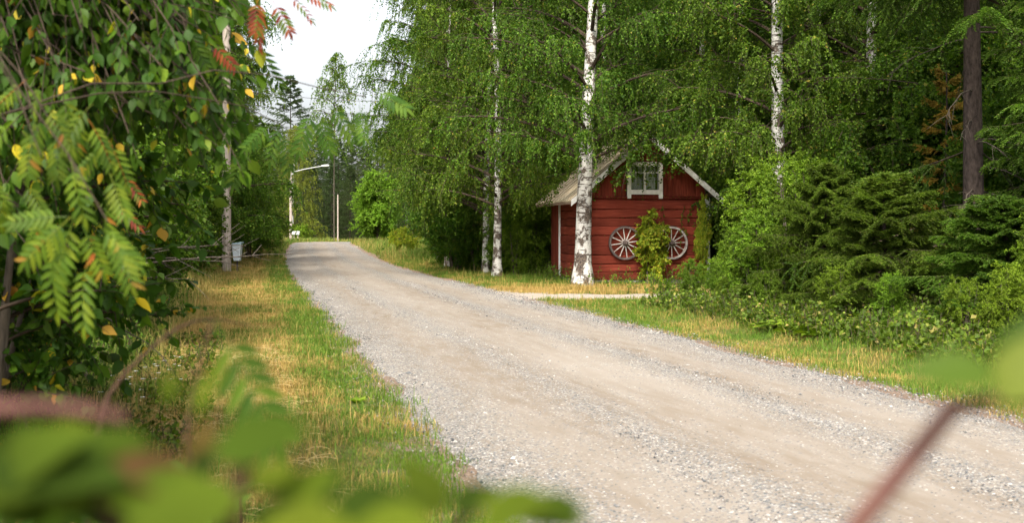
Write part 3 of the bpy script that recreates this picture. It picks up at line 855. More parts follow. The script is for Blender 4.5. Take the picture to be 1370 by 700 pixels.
# ------------------------------------------------------------------ the red shed
def build_shed():
    rng = np.random.default_rng(5)
    W, D, HW, OV, FO = 3.578, 4.3, 2.55, .425, .34
    SL = .85
    root = empty('shed', (SHED_ORG[0], SHED_ORG[1], 0), SHED_ROT)
    tag(root, 'small red log shed with beige sheet roof and white framed gable window', 'shed')
    zr = lambda x: 2.29 + SL * min(x + OV, W + OV - x)      # roof underside over x
    def log(m, x0, x1, yf, z0, z1, face, thick=.16):
        """a squared log with soft upper and lower edges; face 'f' front (y=yf, outward -y), 's' side (x=yf, outward -x)"""
        K = 14; t = np.linspace(x0, x1, K); V = []
        prof = [(0.012, 0.0), (-.006, .04), (-.012, .12), (-.014, .85), (-.008, .96), (.008, 1.0), (thick, 1.0), (thick, 0.0)]
        for k, a in enumerate(t):
            j = .006 * math.sin(a * 3 + z0 * 9); j2 = .004 * math.sin(a * 5 + z0 * 3)
            for d, f in prof:
                z = z0 + (z1 - z0 - .008) * f + j
                V.append((a, yf + d + j2, z) if face == 'f' else (yf + d + j2, a, z))
        n = len(prof); Q = [[k * n + i, k * n + (i + 1) % n, (k + 1) * n + (i + 1) % n, (k + 1) * n + i] for k in range(K - 1) for i in range(n)]
        V = np.array(V); m.add(V, np.array(Q) if face == 's' else np.array(Q)[:, ::-1])
    zs = [.10]
    while zs[-1] < 2.4: zs.append(zs[-1] + .255 + rng.normal(0, .028))
    zs[-1] = 2.40
    m = MB()
    for a, b in zip(zs[:-1], zs[1:]): log(m, .02, W - .02, 0, a, b, 'f')
    m.build('front_log_wall', M['red_log'], root)
    m = MB()
    for a, b in zip(zs[:-1], zs[1:]): log(m, .17, 2.88, 0, a, b, 's')
    m.build('side_log_wall', M['red_log'], root)
    m = MB(); y = 2.95
    while y < D - .02:
        wd = min(.15 + rng.normal(0, .01), D - y)
        m.box((.03, y + wd / 2, 1.32), (.035, wd - .008, 2.5)); y += wd
    m.build('side_board_wall', M['red_board'], root)
    m = MB(); m.box((-.035, 2.91, 1.30), (.05, .06, 2.35)); m.build('corner_board', M['white_paint'], root)
    m = MB(); m.box((W + .03, .02, 1.20), (.14, .10, 2.4)); m.build('corner_board', M['white_paint'], root)
    m = MB(); m.box((W + .30, .35, 2.08), (.12, .3, .35)); m.build('eave_box', M['white_paint'], root)
    # back, right walls
    m = MB()
    m.box((W / 2, D - .05, 1.3), (W - .1, .06, 2.6)); m.box((W - .06, D / 2 + .1, 1.3), (.08, D - .3, 2.6)); m.box((.12, 3.4, 1.3), (.05, 1.5, 2.5))
    m.add([(0.02, D - .02, 2.6), (W - .02, D - .02, 2.6), (W / 2, D - .02, zr(W / 2))], [[0, 2, 1]])
    m.build('rear_wall', M['red_board'], root)
    # stone plinth
    m = MB(); m.box((W / 2, .12, .05), (W - .05, .2, .12)); m.box((.12, D / 2, .05), (.2, D - .1, .12)); m.build('plinth', plain("plinth", (.16, .15, .14), (.3, .28, .26), 8, .9), root)
    # vertical gable boards, leaving the window opening
    wx0, wx1, wz0, wz1 = 1.24, 2.26, 2.44, 3.38
    m = MB(); x = .05
    m.box((W / 2, -.045, 2.415), (W - .02, .07, .03))
    while x < W - .06:
        wd = .135 + rng.normal(0, .008); x1 = min(x + wd, W - .05)
        for a, b in ([(2.45, wz0 + .05), (wz1 - .05, 9)] if (x1 > wx0 + .06 and x < wx1 - .06) else [(2.45, 9)]):
            t0, t1 = min(b, zr(x) - .01), min(b, zr(x1) - .01)
            if max(t0, t1) > a + .02:
                yy = -.02 - .008 * rng.random()
                t0 = max(t0, a); t1 = max(t1, a)
                V = [(x, yy, a), (x1 - .008, yy, a), (x1 - .008, yy, t1), (x, yy, t0), (x, yy + .03, a), (x1 - .008, yy + .03, a), (x1 - .008, yy + .03, t1), (x, yy + .03, t0)]
                m.add(V, [[0, 1, 2, 3], [5, 4, 7, 6], [0, 4, 5, 1], [1, 5, 6, 2], [2, 6, 7, 3], [4, 0, 3, 7]])
        x = x1
    m.build('gable_boards', M['red_board'], root)
    # window
    win = MB(); yf = -.06
    f = MB()
    f.box((wx0 + .05, yf, (wz0 + wz1) / 2 - .02), (.11, .05, wz1 - wz0 + .06)); f.box((wx1 - .05, yf, (wz0 + wz1) / 2 - .02), (.11, .05, wz1 - wz0 + .06))
    f.box(((wx0 + wx1) / 2, yf - .003, wz0 + .13), (wx1 - wx0 - .12, .05, .13)); f.box(((wx0 + wx1) / 2, yf - .003, wz1 - .02), (wx1 - wx0 - .12, .05, .12))
    wo_ = f.build('window', M['white_paint'], root)
    f = MB(); f.box(((wx0 + wx1) / 2, -.035, (wz0 + wz1) / 2 + .06), (.05, .04, .74)); f.box(((wx0 + wx1) / 2, -.03, 3.12), (.88, .03, .03)); f.build('glazing_bar', M['white_paint'], wo_)
    f = MB(); f.box(((wx0 + wx1) / 2, -.015, (wz0 + wz1) / 2 + .06), (.84, .006, .74)); f.build('pane', M['glass'], wo_)
    f = MB(); K = 90; xs = np.linspace(wx0 + .08, wx1 - .08, K); V = []
    for a in xs:
        yy = .07 + .018 * math.sin(a * 60) + .01 * math.sin(a * 23)
        V += [(a, yy, 2.66), (a, yy, 3.42)]
    mid = (wx0 + wx1) / 2
    Q = [[2 * k, 2 * k + 2, 2 * k + 3, 2 * k + 1] for k in range(K - 1) if abs(xs[k] - mid - .0) > .05 and not (.33 < xs[k] - mid < .4)]
    f.add(V, Q); f.build('curtain', M['curtain'], wo_)
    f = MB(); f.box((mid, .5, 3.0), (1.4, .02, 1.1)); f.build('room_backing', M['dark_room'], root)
    # roof: two sheets with standing seams running down the slope
    rid = W / 2; zR = zr(rid)
    ro = MB(); y0, y1 = -FO, D + .30
    for sg in (-1, 1):
        xe = rid + sg * (rid + OV); K = 24; V = []
        yy = np.linspace(y0, y1, K)
        for a in yy:
            dz = .012 * math.sin(a * 2.3 + sg)
            V += [(rid, a, zR + .05), (xe, a, 2.335 + dz), (xe, a, 2.295 + dz), (rid, a, zR + .01)]
        Q = []
        for k in range(K - 1):
            for i in range(4): Q.append([k * 4 + i, k * 4 + (i + 1) % 4, k * 4 + 4 + (i + 1) % 4, k * 4 + 4 + i])
        Q += [[0, 3, 2, 1], [(K - 1) * 4 + i for i in range(4)]]
        ro.add(V, np.array(Q) if sg > 0 else np.array(Q)[:, ::-1])
    roof = ro.build('roof', M['roof_sheet'], root)
    m = MB()
    for sg in (-1, 1):
        xe = rid + sg * (rid + OV); y = y0 + .02
        while y < y1:
            P = np.array([[(rid, y, zR + .062), (xe, y, 2.347)]]); m.tubes(P, .016, 4); y += .52
    m.build('roof_seams', M['roof_seam'], roof)
    m = MB(); m.tubes(np.array([[(rid, y0 - .01, zR + .05), (rid, y1 + .01, zR + .05)]]), .05, 6, cap=True); m.build('ridge_cap', M['roof_seam'], roof)
    for sg in (-1, 1):
        xe = rid + sg * (rid + OV); m = MB()
        t = .19
        V = [(rid, y0 - .03, zR + .045), (xe + sg * .02, y0 - .03, 2.33), (xe + sg * .02, y0 - .03, 2.33 - t + .02), (rid, y0 - .03, zR + .045 - t)]
        V += [(x_, y_ + .028, z_) for x_, y_, z_ in V]
        m.add(V, [[0, 1, 2, 3], [7, 6, 5, 4], [0, 4, 5, 1], [1, 5, 6, 2], [2, 6, 7, 3], [3, 7, 4, 0]])
        m.build('bargeboard', M['white_paint'], roof)
    m = MB()
    for sg in (-1, 1):
        xe = rid + sg * (rid + OV)
        m.box((xe - sg * .02, (y0 + y1) / 2, 2.26), (.03, y1 - y0 - .1, .07))
        for y in np.arange(.2, y1, .7):
            P = np.array([[(xe - sg * .05, y, 2.27), (rid, y, zR - .06)]]); m.tubes(P, .03, 4)
    m.build('rafters', M['wood_under'], roof)
    return root
build_shed()
def shed_pt(a, b, z):
    c, s_ = math.cos(SHED_ROT), math.sin(SHED_ROT)
    return (SHED_ORG[0] + a * c - b * s_, SHED_ORG[1] + a * s_ + b * c, z)

def wheel(a, z, rimm, label, rot):
    Rw = .475
    root = empty('wagon_wheel', shed_pt(a, -.10, z), SHED_ROT)
    tag(root, label, 'wagon wheel', 'old wagon wheels hung on the shed wall')
    def ring(m, r0, r1, y0, y1, seg=48):
        V = []
        for k in range(seg):
            c, s_ = math.cos(2 * math.pi * k / seg), math.sin(2 * math.pi * k / seg)
            for r, y in ((r0, y0), (r1, y0), (r1, y1), (r0, y1)): V.append((r * c, y, r * s_))
        Q = [[k * 4 + i, k * 4 + (i + 1) % 4, ((k + 1) % seg) * 4 + (i + 1) % 4, ((k + 1) % seg) * 4 + i] for k in range(seg) for i in range(4)]
        m.add(V, Q)
    m = MB(); ring(m, Rw - .062, Rw - .013, -.035, .03); m.build('rim', M[rimm], root)
    m = MB(); ring(m, Rw - .011, Rw, -.03, .028); m.build('tyre', M['iron'], root)
    h = MB(); yy = [-.11, -.10, -.05, .0, .05]; rr = [.035, .055, .08, .085, .06]
    P = np.array([[(0, y, 0) for y in yy]]); h.tubes(P, np.array([rr]), 16, cap=True); h.build('hub', M['wheel_dark'], root, True)
    for k in range(12):
        an = 2 * math.pi * (k + rot) / 12
        d = np.array([math.cos(an), 0, math.sin(an)])
        P = np.array([[d * .07, d * .25, d * (Rw - .055)]]); sp = MB(); sp.tubes(P, np.array([[.019, .016, .014]]), 8)
        sp.build('spoke', M['wheel_wood'], root, True)
    return root
wheel(1.165, 1.14, 'wheel_dark', 'wagon wheel with a dark worn rim, between the birch trunk and the vine', .25)
wheel(2.515, 1.14, 'wheel_pale', 'wagon wheel with a pale bleached rim, nearest the shed corner with white board', .05)

# ------------------------------------------------------------------ poles, lamp, mailboxes, wires
def pole(px, Y, H, r0, r1, label, name='utility_pole', mat='pole_wood'):
    x = gx(px, Y); root = empty(name, (x, Y, 0)); tag(root, label, 'utility pole')
    m = MB(); z = np.linspace(-.1, H, 12); P = np.stack([0 * z, 0 * z, z], -1)[None]
    m.tubes(P, np.linspace(r0, r1, 12)[None], 16, cap=True); m.build('post', M[mat], root, True)
    for s_ in (-1, 1):
        m = MB()
        m.tubes(np.array([[(s_ * .02, 0, H - .35), (s_ * .22, 0, H - .30), (s_ * .22, 0, H - .16)]]), .012, 6)
        m.build('bracket', M['iron'], root, True)
    return root
P1 = pole(303, 41, 9.0, .165, .13, 'thick grey wooden utility pole behind the pale blue mailbox')
P2 = pole(598, 62, 8.6, .13, .10, 'wooden utility pole hidden among the birches across the road')
pole(452, 118, 5.0, .075, .06, 'slim pale pole before the dark conifers past the crest', 'utility_pole')
for k, (za, zb) in enumerate(((6.35, 8.4), (5.9, 7.6), (5.2, 6.9))):
    A = np.array([gx(303, 41) + .15, 41, za]); B = np.array([gx(598, 62), 62, zb])
    m = MB(); t = np.linspace(0, 1, 24)[:, None]; P = A + (B - A) * t; P[:, 2] -= 1.2 * (t * (1 - t))[:, 0]
    m.tubes(P[None], .009, 5)
    tag(m.build('overhead_wire', M['wire']), ['topmost overhead wire crossing the road from the wooden pole', 'middle overhead wire crossing the road from the wooden pole', 'lowest overhead wire crossing the road from the wooden pole'][k], 'wire', 'overhead wires')

def mailbox():
    Y = 40.6; x = gx(317.5, Y)
    root = empty('mailbox', (x, Y, 0)); tag(root, 'pale blue mailbox with a darker lid beside the wooden pole', 'mailbox')
    m = MB(); zb, zt = .46, 1.02; a, b = .105, .15
    V = [(-a, -a, zb), (a, -a, zb), (a, a, zb), (-a, a, zb), (-b, -.17, zt), (b, -.17, zt), (b, .17, zt), (-b, .17, zt)]
    m.add(V, [[3, 2, 1, 0], [0, 1, 5, 4], [1, 2, 6, 5], [2, 3, 7, 6], [3, 0, 4, 7], [4, 5, 6, 7]])
    m.build('box_body', M['mailbox_plastic'], root)
    m = MB(); Mt = np.array(Matrix.Rotation(R(-8), 3, 'Y')); m.box((0, 0, zt + .035), (.36, .38, .05), Mt); m.box((0, -.18, zt + .0), (.36, .015, .05), Mt); m.build('lid', M['mailbox_lid'], root)
    m = MB(); m.box((-.16, .12, .8), (.22, .04, .05)); m.build('bracket', M['iron'], root)
    m = MB(); m.box((0, 0, .23), (.05, .05, .48)); m.build('post', M['iron'], root)
mailbox()

def lamp():
    Y = 108; x = gx(389, Y); s_ = Y / F_PX
    root = empty('street_lamp', (x, Y, float(gz(x, Y)))); tag(root, 'tall grey street lamp with a long arm at the far left roadside', 'street lamp')
    H = CAM_H + (HY - 234) * s_
    m = MB(); z = np.linspace(0, H, 8); m.tubes(np.stack([0 * z, 0 * z, z], -1)[None], np.linspace(.13, .10, 8)[None], 10, cap=True); m.build('post', M['pole_wood'], root, True)
    m = MB(); m.tubes(np.array([[(0, -.12, H - .5), (.35, -.12, H - .1), (1.2, -.12, H + .12), (2.9, -.12, H + .42)]]), .038, 8, cap=True); m.build('arm', M['lamp_metal'], root, True)
    m = MB(); t = np.linspace(0, 1, 7); P = np.array([(2.75 + .75 * a, -.12, H + .42 + .05 * a) for a in t])[None]
    m.tubes(P, np.array([[.04, .07, .09, .10, .10, .08, .04]]), 10, cap=True); m.build('lamp_head', M['white_plastic'], root, True)
lamp()

def small_mailboxes():
    Y = 113
    for k, (px, lab) in enumerate(((393.5, 'small white mailbox nearest the street lamp'), (398.5, 'small white mailbox nearest the far road edge'))):
        x = gx(px, Y); root = empty('mailbox', (x, Y, float(gz(x, Y)) + .12)); tag(root, lab, 'mailbox', 'mailboxes by the street lamp')
        m = MB(); m.box((0, 0, .74), (.28, .4, .2)); Mt = np.array(Matrix.Rotation(R(12), 3, 'X')); m.box((0, 0, .87), (.32, .46, .05), Mt); m.build('box_body', M['white_plastic'], root)
        m = MB(); m.box((0, 0, .3), (.07, .07, .6)); m.build('post', M['pole_wood'], root)
small_mailboxes()

# ------------------------------------------------------------------ trees
USED = set()
def put(proto, again, px, Y, rz, sc, label, cat, group=None, x=None):
    o = copy_tree(proto) if proto.name in USED else proto
    USED.add(proto.name)
    X = gx(px, Y) if x is None else x
    return place(o, X, Y, float(gz(X, Y)) - .03, rz, sc, label, cat, group)

# the birches one can tell apart
bA = make_birch(101, 17, 3.25, 3.4, .235, ntw=4600, nl=32, leaf=.056, hang=.9, n1=64)
put(bA, 0, 779.5, 32.25, 1.0, 1, 'thick white birch with rough black bark in front of the shed corner', 'birch tree')
bB = make_birch(102, 16, 2.2, 3.2, .135, ntw=4200, nl=32, leaf=.06, n1=60, hang=.85)
def hanging_boughs(parent, ends, z0, seed, n=80, drop=1.1, leaf=.056):
    rng = np.random.default_rng(seed); mb = MB()
    E = np.array(ends, float); A = np.stack([0 * E[:, 0], 0 * E[:, 0], np.full(len(E), z0) + rng.normal(0, .2, len(E))], -1)
    P = bez(A, (A + E) / 2 + np.array([0, 0, .35]), E, 9); mb.tubes(P, np.linspace(.035, .008, 9)[None], 6, 1)
    s_, tn = sample(P, .15 + .85 * rng.random((len(E), n))); d = nrm(tn * .4 + rdir(len(s_), rng) * np.array([1, 1, .3]))
    l = drop * (.3 + .8 * rng.random(len(s_))); B = s_ + d * (l * .55)[:, None]; C = B + d * (l * .1)[:, None] - np.array([0, 0, 1.]) * (l * .8)[:, None]
    Q = bez(s_, B, C, 6); mb.tubes(Q, np.linspace(.004, .002, 6)[None], 3, 1)
    leaves_on(mb, Q, 32, T_RHOMB, leaf, .05, .9, .5, .3, 0, rng)
    mb.build('boughs', [M['birch_leaf'], M['twig']], parent)
bA_end = [(1.6, -.2, 4.35), (2.4, .0, 4.55), (1.9, .5, 4.75), (1.0, .25, 4.2), (-1.3, -.2, 5.0)]
c_, s__ = math.cos(-1.0), math.sin(-1.0)
hanging_boughs(bA, [(x * c_ - y * s__, x * s__ + y * c_, z) for x, y, z in bA_end], 4.3, 71)
put(bB, 0, 665, 37.5, 0.4, 1, 'clean white birch, right one of the pair left of the shed', 'birch tree')
bC = make_birch(103, 17, 2.0, 3.4, .12, ntw=4400, nl=32, leaf=.062, n1=60, hang=.85)
put(bC, 0, 650, 40.5, 2.2, 1, 'slim birch just behind the clean white one left of the shed', 'birch tree')
bD = make_birch(104, 18, 3.2, 2.5, .20, ntw=4400, nl=32, leaf=.056, n1=60, hang=.9)
put(bD, 0, 1043, 29.5, 4.0, 1, 'straight white birch rising from the green saplings right of the shed', 'birch tree')
put(bC, 1, 1166, 31, .9, (1.5, 1.5, 1.05), 'white birch between the straight birch and the dark spruce trunk', 'birch tree')
put(bB, 1, 598, 47, 3.0, (.62, .62, 1.05), 'faint white birch deep in leaves near the far roadside bushes', 'birch tree')
# weeping birches overhanging the road further on
bE = make_birch(105, 19, 1.4, 4.0, .16, ntw=5200, nl=36, leaf=.078, hang=1.4, n1=64)
bH = make_birch(108, 20, 5.0, 3.9, .2, ntw=5600, nl=36, leaf=.070, hang=1.5, n1=64)
put(bH, 0, 590, 56, 0, 1, 'tall weeping birch leaning over the road beside the bright round tree', 'birch tree')
GR = 'leafy birches packed in the wood right of the road'
LB = 'leafy birch packed in the green wood right of the road'
for k, (px, Y, rz, sc, pr) in enumerate([(612, 68, 1, .9, bH), (668, 54, 2, .95, bE), (700, 44, 3, 1., bC), (735, 48, .5, 1.05, bB), (800, 43, 5, 1, bE), (880, 45, 1.4, .95, bC),
        (935, 39, 2.7, 1, bB), (985, 36, 4.4, .9, bE), (1000, 44, .3, 1.1, bC), (1090, 35, 1.9, 1, bB), (1110, 41, 2, 1.1, bE), (1230, 36, 4, 1.1, bD), (1300, 33, 1, 1, bC), (1390, 30, 2, 1, bE),
        (860, 55, 2, 1.1, bE), (760, 60, 4, 1.1, bE), (670, 62, 5, 1.1, bE), (960, 55, 1.2, 1.1, bE), (1060, 52, 3.2, 1.1, bE), (1180, 48, .2, 1.1, bE), (1320, 45, 1.2, 1.1, bE),
        (610, 84, .3, 1.1, bH), (640, 90, 1.3, 1.1, bE), (545, 150, 2.3, 1.0, bE), (700, 80, 2, 1.2, bE), (830, 78, 3, 1.2, bE), (1000, 76, 4, 1.2, bE), (1200, 70, 5, 1.2, bE), (1350, 68, 6, 1.2, bE)]):
    put(pr, 1, px, Y, rz, sc, LB, 'birch tree', GR)
# left side wood
GL = 'birches in the wood left of the road'
put(bC, 1, 110, 30, 2, .95, 'leafy birch behind the near bushes left of the wooden pole', 'birch tree')
for k, (px, Y, rz, sc, pr) in enumerate([(262, 47, 1, .9, bE), (300, 62, 2, .85, bE), (308, 78, .4, .85, bC), (292, 92, 3.3, .9, bE), (60, 34, 4, 1, bE), (130, 42, 4, 1.1, bE), (-20, 26, 3, 1, bC), (200, 60, 1.5, 1.1, bE), (250, 75, .5, 1.1, bE), (90, 58, 2.5, 1.1, bE)]):
    put(pr, 1, px, Y, rz, sc, 'leafy birch in the wood left of the wooden pole', 'birch tree', GL)
bF = make_birch(106, 13.5, 7, 2.0, .035, ntw=520, nl=22, leaf=.10, hang=1.5, n1=26, barkm='dark_bark')
put(bF, 0, 447, 116, 1.2, 1.36, 'thin airy birch with hanging twigs against the white sky', 'birch tree')
bG = make_birch(107, 14, .8, 3.2, .15, ntw=1500, nl=26, leaf=.11, leafm='olive_leaf', hang=1.8)
put(bG, 0, 392, 135, 0, .95, 'yellow green weeping birch behind the street lamp', 'birch tree')

# broadleaf shrubs and small trees
rt = make_broad(201, 7.2, 2.6, .3, 1, ntw=2800, nl=30, leaf=.125, leafm='round_leaf', r0=.14, name='round_tree', barkm='dark_bark', wob=.18)
put(rt, 0, 505, 98, 0, .84, 'bright green rounded tree standing beyond the far driveway', 'tree')
sh1 = make_broad(202, 3.2, 1.7, .1, 6, ntw=900, nl=26, leaf=.075)
sh2 = make_broad(203, 2.3, 1.4, .0, 7, ntw=800, nl=26, leaf=.065)
sh3 = make_broad(204, 4.6, 2.0, .3, 5, ntw=1200, nl=26, leaf=.085)
put(sh1, 0, 610, 44, 0, 1, 'dense green bush under the birches left of the birch pair', 'bush')
put(sh2, 0, 688, 40, 0, .85, 'dense green bush between the birch pair and the shed', 'bush')
put(sh3, 0, 712, 43, 0, 1, 'tall leafy bush behind the left side of the shed', 'bush')
GB = 'leafy bushes along the wood right of the road'
for k, (px, Y, rz, sc, pr) in enumerate([(605, 50, 1, .8, sh2), (598, 58, 2, .9, sh1), (640, 43, 3, .85, sh2), (630, 50, 2, 1.1, sh3), (680, 46, 1, 1, sh3), (608, 70, 1, 1.1, sh1), (612, 66, 1, 1.2, sh3), (700, 50, 2, 1.2, sh3),
        (1000, 35, 0, 1, sh3), (1060, 33, 1, 1, sh1), (960, 38, 2, 1, sh3), (1130, 34, 2, 1, sh3), (1200, 31, 3, 1, sh1), (1270, 30, 3, 1, sh3), (1330, 26, 1, 1, sh1), (1390, 24, 1, 1, sh3), (585, 88, 2, 1.1, sh3), (590, 104, 2, 1.2, sh3), (640, 58, 0, 1.3, sh3), (820, 44, 0, 1.2, sh3), (900, 42, 0, 1.2, sh3)]):
    put(pr, 1, px, Y, rz, sc, 'leafy green bush filling the wood edge right of the road', 'bush', GB)
GB2 = 'leafy bushes along the wood left of the road'
for k, (px, Y, rz, sc, pr) in enumerate([(240, 38, 1, 1, sh1), (335, 56, 2, 1, sh1), (350, 66, 3, .9, sh2), (300, 52, 1, 1, sh3), (270, 45, 4, 1, sh1), (200, 30, 1, 1, sh1), (325, 80, 1, 1.1, sh3), (345, 92, 1, .9, sh1), (325, 70, 2, 1.2, sh3), (160, 24, 4, 1, sh1), (100, 22, 4, 1, sh3), (120, 32, 2, 1.1, sh3), (20, 24, 2, 1.1, sh3), (345, 112, 2, 1.2, sh1), (250, 55, 2, 1.2, sh3), (180, 40, 2, 1.2, sh3)]):
    put(pr, 1, px, Y, rz, sc, 'leafy green bush filling the wood edge left of the road', 'bush', GB2)
ut = make_broad(210, 8.5, 2.5, .3, 1, ntw=3400, nl=30, leaf=.085, leafm='birch_leaf', r0=.10, name='broadleaf_tree', wob=.5)
GU = 'young broadleaf trees under the birches'
for k, (px, Y, rz, sc, side) in enumerate([(640, 47, 0, 1, 0), (735, 45, 1, 1, 0), (690, 54, 2, 1.2, 0), (800, 50, 3, 1.2, 0), (880, 49, 4, 1.2, 0), (965, 43, 5, 1.1, 0), (1080, 39, .5, 1, 0), (1150, 40, 1.5, 1, 0), (1230, 33, 2.5, .9, 0), (1330, 36, 3.5, 1.1, 0), (645, 66, 1, 1.2, 0),
        (280, 56, 0, 1, 1), (225, 48, 1, 1, 1), (318, 75, 2, .9, 1), (150, 36, 3, 1, 1), (325, 100, 3, 1.0, 1), (60, 28, 3, .8, 1)]):
    put(ut, k, px, Y, rz, sc, 'young broadleaf tree filling the wood under the ' + ('left' if side else 'right') + ' hand birches', 'tree', GU + (' on the left' if side else ' on the right'))
sbr = make_broad(205, 2.2, 1.5, 0, 6, ntw=500, nl=24, leaf=.11, leafm='bright_leaf')
put(sbr, 0, 404, 132, 0, 1, 'low yellow green bush right beside the street lamp', 'bush')
wsp = make_broad(206, 1.5, 1.1, 0, 14, ntw=700, nl=20, leaf=.06, leafm='lime_leaf', r0=.012)
put(ut, 1, 100, 18, 1, .78, 'broadleaf tree behind the near bird cherry leaves on the left', 'tree')
put(ut, 1, 60, 14, 3, .7, 'shaded broadleaf tree deep in the near left bushes', 'tree')
# bright saplings right of the shed
sap = make_broad(207, 3.6, 1.25, .1, 8, ntw=1300, nl=34, leaf=.05, leafm='bright_leaf', r0=.028, name='sapling', twl=.7)
put(sap, 0, 1036, 26.2, 0, .92, 'bright green willow sapling screening the right corner of the shed', 'sapling')
put(sap, 1, 1062, 24.5, 2, .85, 'bright green willow sapling under the straight white birch', 'sapling')
put(sap, 1, 985, 24.8, 4, .48, 'low bright green sapling at the dry lawn edge before the shed', 'sapling')
put(sap, 1, 925, 24.3, 5, .27, 'smallest bright green sapling at the left end of the thicket', 'sapling')
put(sap, 1, 1010, 22.0, 1, .55, 'bright green sapling leaning to the verge beside the ferns', 'sapling')
put(sap, 1, 1100, 26.5, 1, .9, 'green sapling half hidden behind the drooping spruce boughs', 'sapling')
vn = make_broad(208, 2.0, .46, .05, 6, ntw=760, nl=26, leaf=.055, leafm='lime_leaf', r0=.012, name='climbing_vine', wob=.3, droop=1.0, twl=1.3)
p = shed_pt(1.86, -.42, 0)
place(vn, p[0], p[1], 0, 0, 1, 'yellow green climbing vine hanging between the two wagon wheels', 'vine')
vn2 = copy_tree(vn); p = shed_pt(3.28, -.5, 0)
place(vn2, p[0], p[1], 0, 2, (.42, .42, 1.2), 'yellow green vine climbing at the right corner of the shed', 'vine')
GT = 'low green willow growth at the thicket foot'
for k, (px, Y, rz, sc) in enumerate([(958, 23.6, 1, .25), (1000, 22.8, 3, .34), (1055, 21.2, 2, .36), (1025, 20.6, 5, .22), (890, 24.6, 2, .15), (968, 22.4, 4, .2)]):
    put(sap, 1, px, Y, rz, sc, 'low green willow growth at the foot of the thicket before the shed', 'bush', GT)
GW = 'green willow growth filling the gaps under the birches left of the shed'
for k, (px, Y, rz, sc) in enumerate([(712, 39.5, 1, .85), (732, 41, 3, .9), (690, 38.6, 2, .5), (640, 43.5, 4, .7), (622, 46, 5, .8), (700, 43, 2, 1.1), (600, 49, 1, .7), (675, 42, 1.5, .8)]):
    put(sap, 1, px, Y, rz, sc, 'green willow growth filling the gap under the birches left of the shed', 'bush', GW)
# pale seedy bush at the far right roadside
put(wsp, 0, 543, 70, 0, 1.0, 'pale feathery bush in the rough grass by the far roadside', 'bush')

GS = 'low green bushes along the right verge'
for k, (px, Y, rz, sc) in enumerate([(1120, 18.6, 0, .28), (1190, 17.4, 1, .26), (1290, 15.8, 3, .26), (1350, 14.9, 4, .32), (1400, 15.5, 4, .5)]):
    put(sap, 1, px, Y, rz, sc, 'low green bush under the spruce boughs along the right verge', 'bush', GS)
# spruces
spA = make_spruce(301, 17, .35, 4.2, .21, whorl=.30, per=6, gap=(1.6, 6.0), droop=.5, jit=(.5, .7), hangk=.65, ns=20, nss=9, shootL=.17)
put(spA, 0, 1303, 21.5, 0, 1, 'big dark spruce with a thick brown trunk at the right edge', 'spruce tree')
spB = make_spruce(302, 15, .3, 2.9, .16, whorl=.26, per=7, ns=17, nss=9, shootL=.17, droop=.6)
spD = make_spruce(304, 4.3, .25, 2.5, .06, whorl=.22, per=6, ns=18, nss=8, shootL=.15, droop=.62, jit=(.35, .85), hangk=.75)
put(spB, 0, 1500, 19.0, 2, .8, 'spruce cut off by the right edge with its lowest boughs in the weeds', 'spruce tree')
put(spD, 1, 1190, 19.2, 1.0, (1.0, 1.0, .56), 'low wide spruce boughs sweeping over the ferns', 'spruce tree')
put(spD, 1, 1345, 16.9, 3.0, (.9, .9, .46), 'low wide spruce boughs in the weeds before the thick spruce trunk', 'spruce tree')
put(spD, 1, 1100, 21.4, 5.0, (.85, .85, .62), 'low wide spruce boughs beside the green willow saplings', 'spruce tree')
spE = make_spruce(305, 5.0, 1.5, .9, .05, whorl=.45, per=4, ns=8, nss=4, shootL=.15, leafm='brown_twig')
put(spE, 0, 1262, 26, 0, 1.0, 'dead rusty brown young spruce behind the thick spruce trunk', 'spruce tree')
def dead_limbs(parent):
    rng = np.random.default_rng(12); m = MB(); n = 20
    z = 1.2 + 4.2 * rng.random(n); az = rng.random(n) * 6.28; L = .7 + 1.6 * rng.random(n)
    a = np.stack([0 * z, 0 * z, z], -1); o_ = np.stack([np.cos(az), np.sin(az), 0 * az], -1)
    P = bez(a, a + o_ * (L * .5)[:, None] + np.array([0, 0, .05]), a + o_ * L[:, None] - np.array([0, 0, .35]) * L[:, None], 7); P += rng.normal(0, .012, P.shape)
    m.tubes(P, np.linspace(.018, .004, 7)[None], 5)
    s_, tn = sample(P, .3 + .7 * rng.random((n, 9))); d = nrm(tn + rdir(len(s_), rng) * .8); l = .15 + .4 * rng.random(len(s_))
    m.tubes(bez(s_, s_ + d * (l * .5)[:, None], s_ + d * l[:, None] - np.array([0, 0, .06]), 4), np.linspace(.005, .002, 4)[None], 3)
    m.build('dead_limbs', M['dark_bark'], parent)
dead_limbs(spA)
put(ut, 1, 1290, 27.5, 2, .8, 'light green broadleaf tree seen behind the thick spruce trunk', 'tree')
put(ut, 1, 1215, 29, 4, .8, 'light green broadleaf tree between the birches and the spruce trunk', 'tree')
spC = make_spruce(303, 21, 1, 4.2, .22, whorl=.75, per=5, ns=11, nss=4, shootL=.36, leafm='needle_far', droop=.45, cone=2.4)
put(spC, 0, 390, 152, 0, 1.06, 'tall pointed spruce rising into the white sky past the crest', 'spruce tree')
GC = 'dark conifers closing the view past the crest'
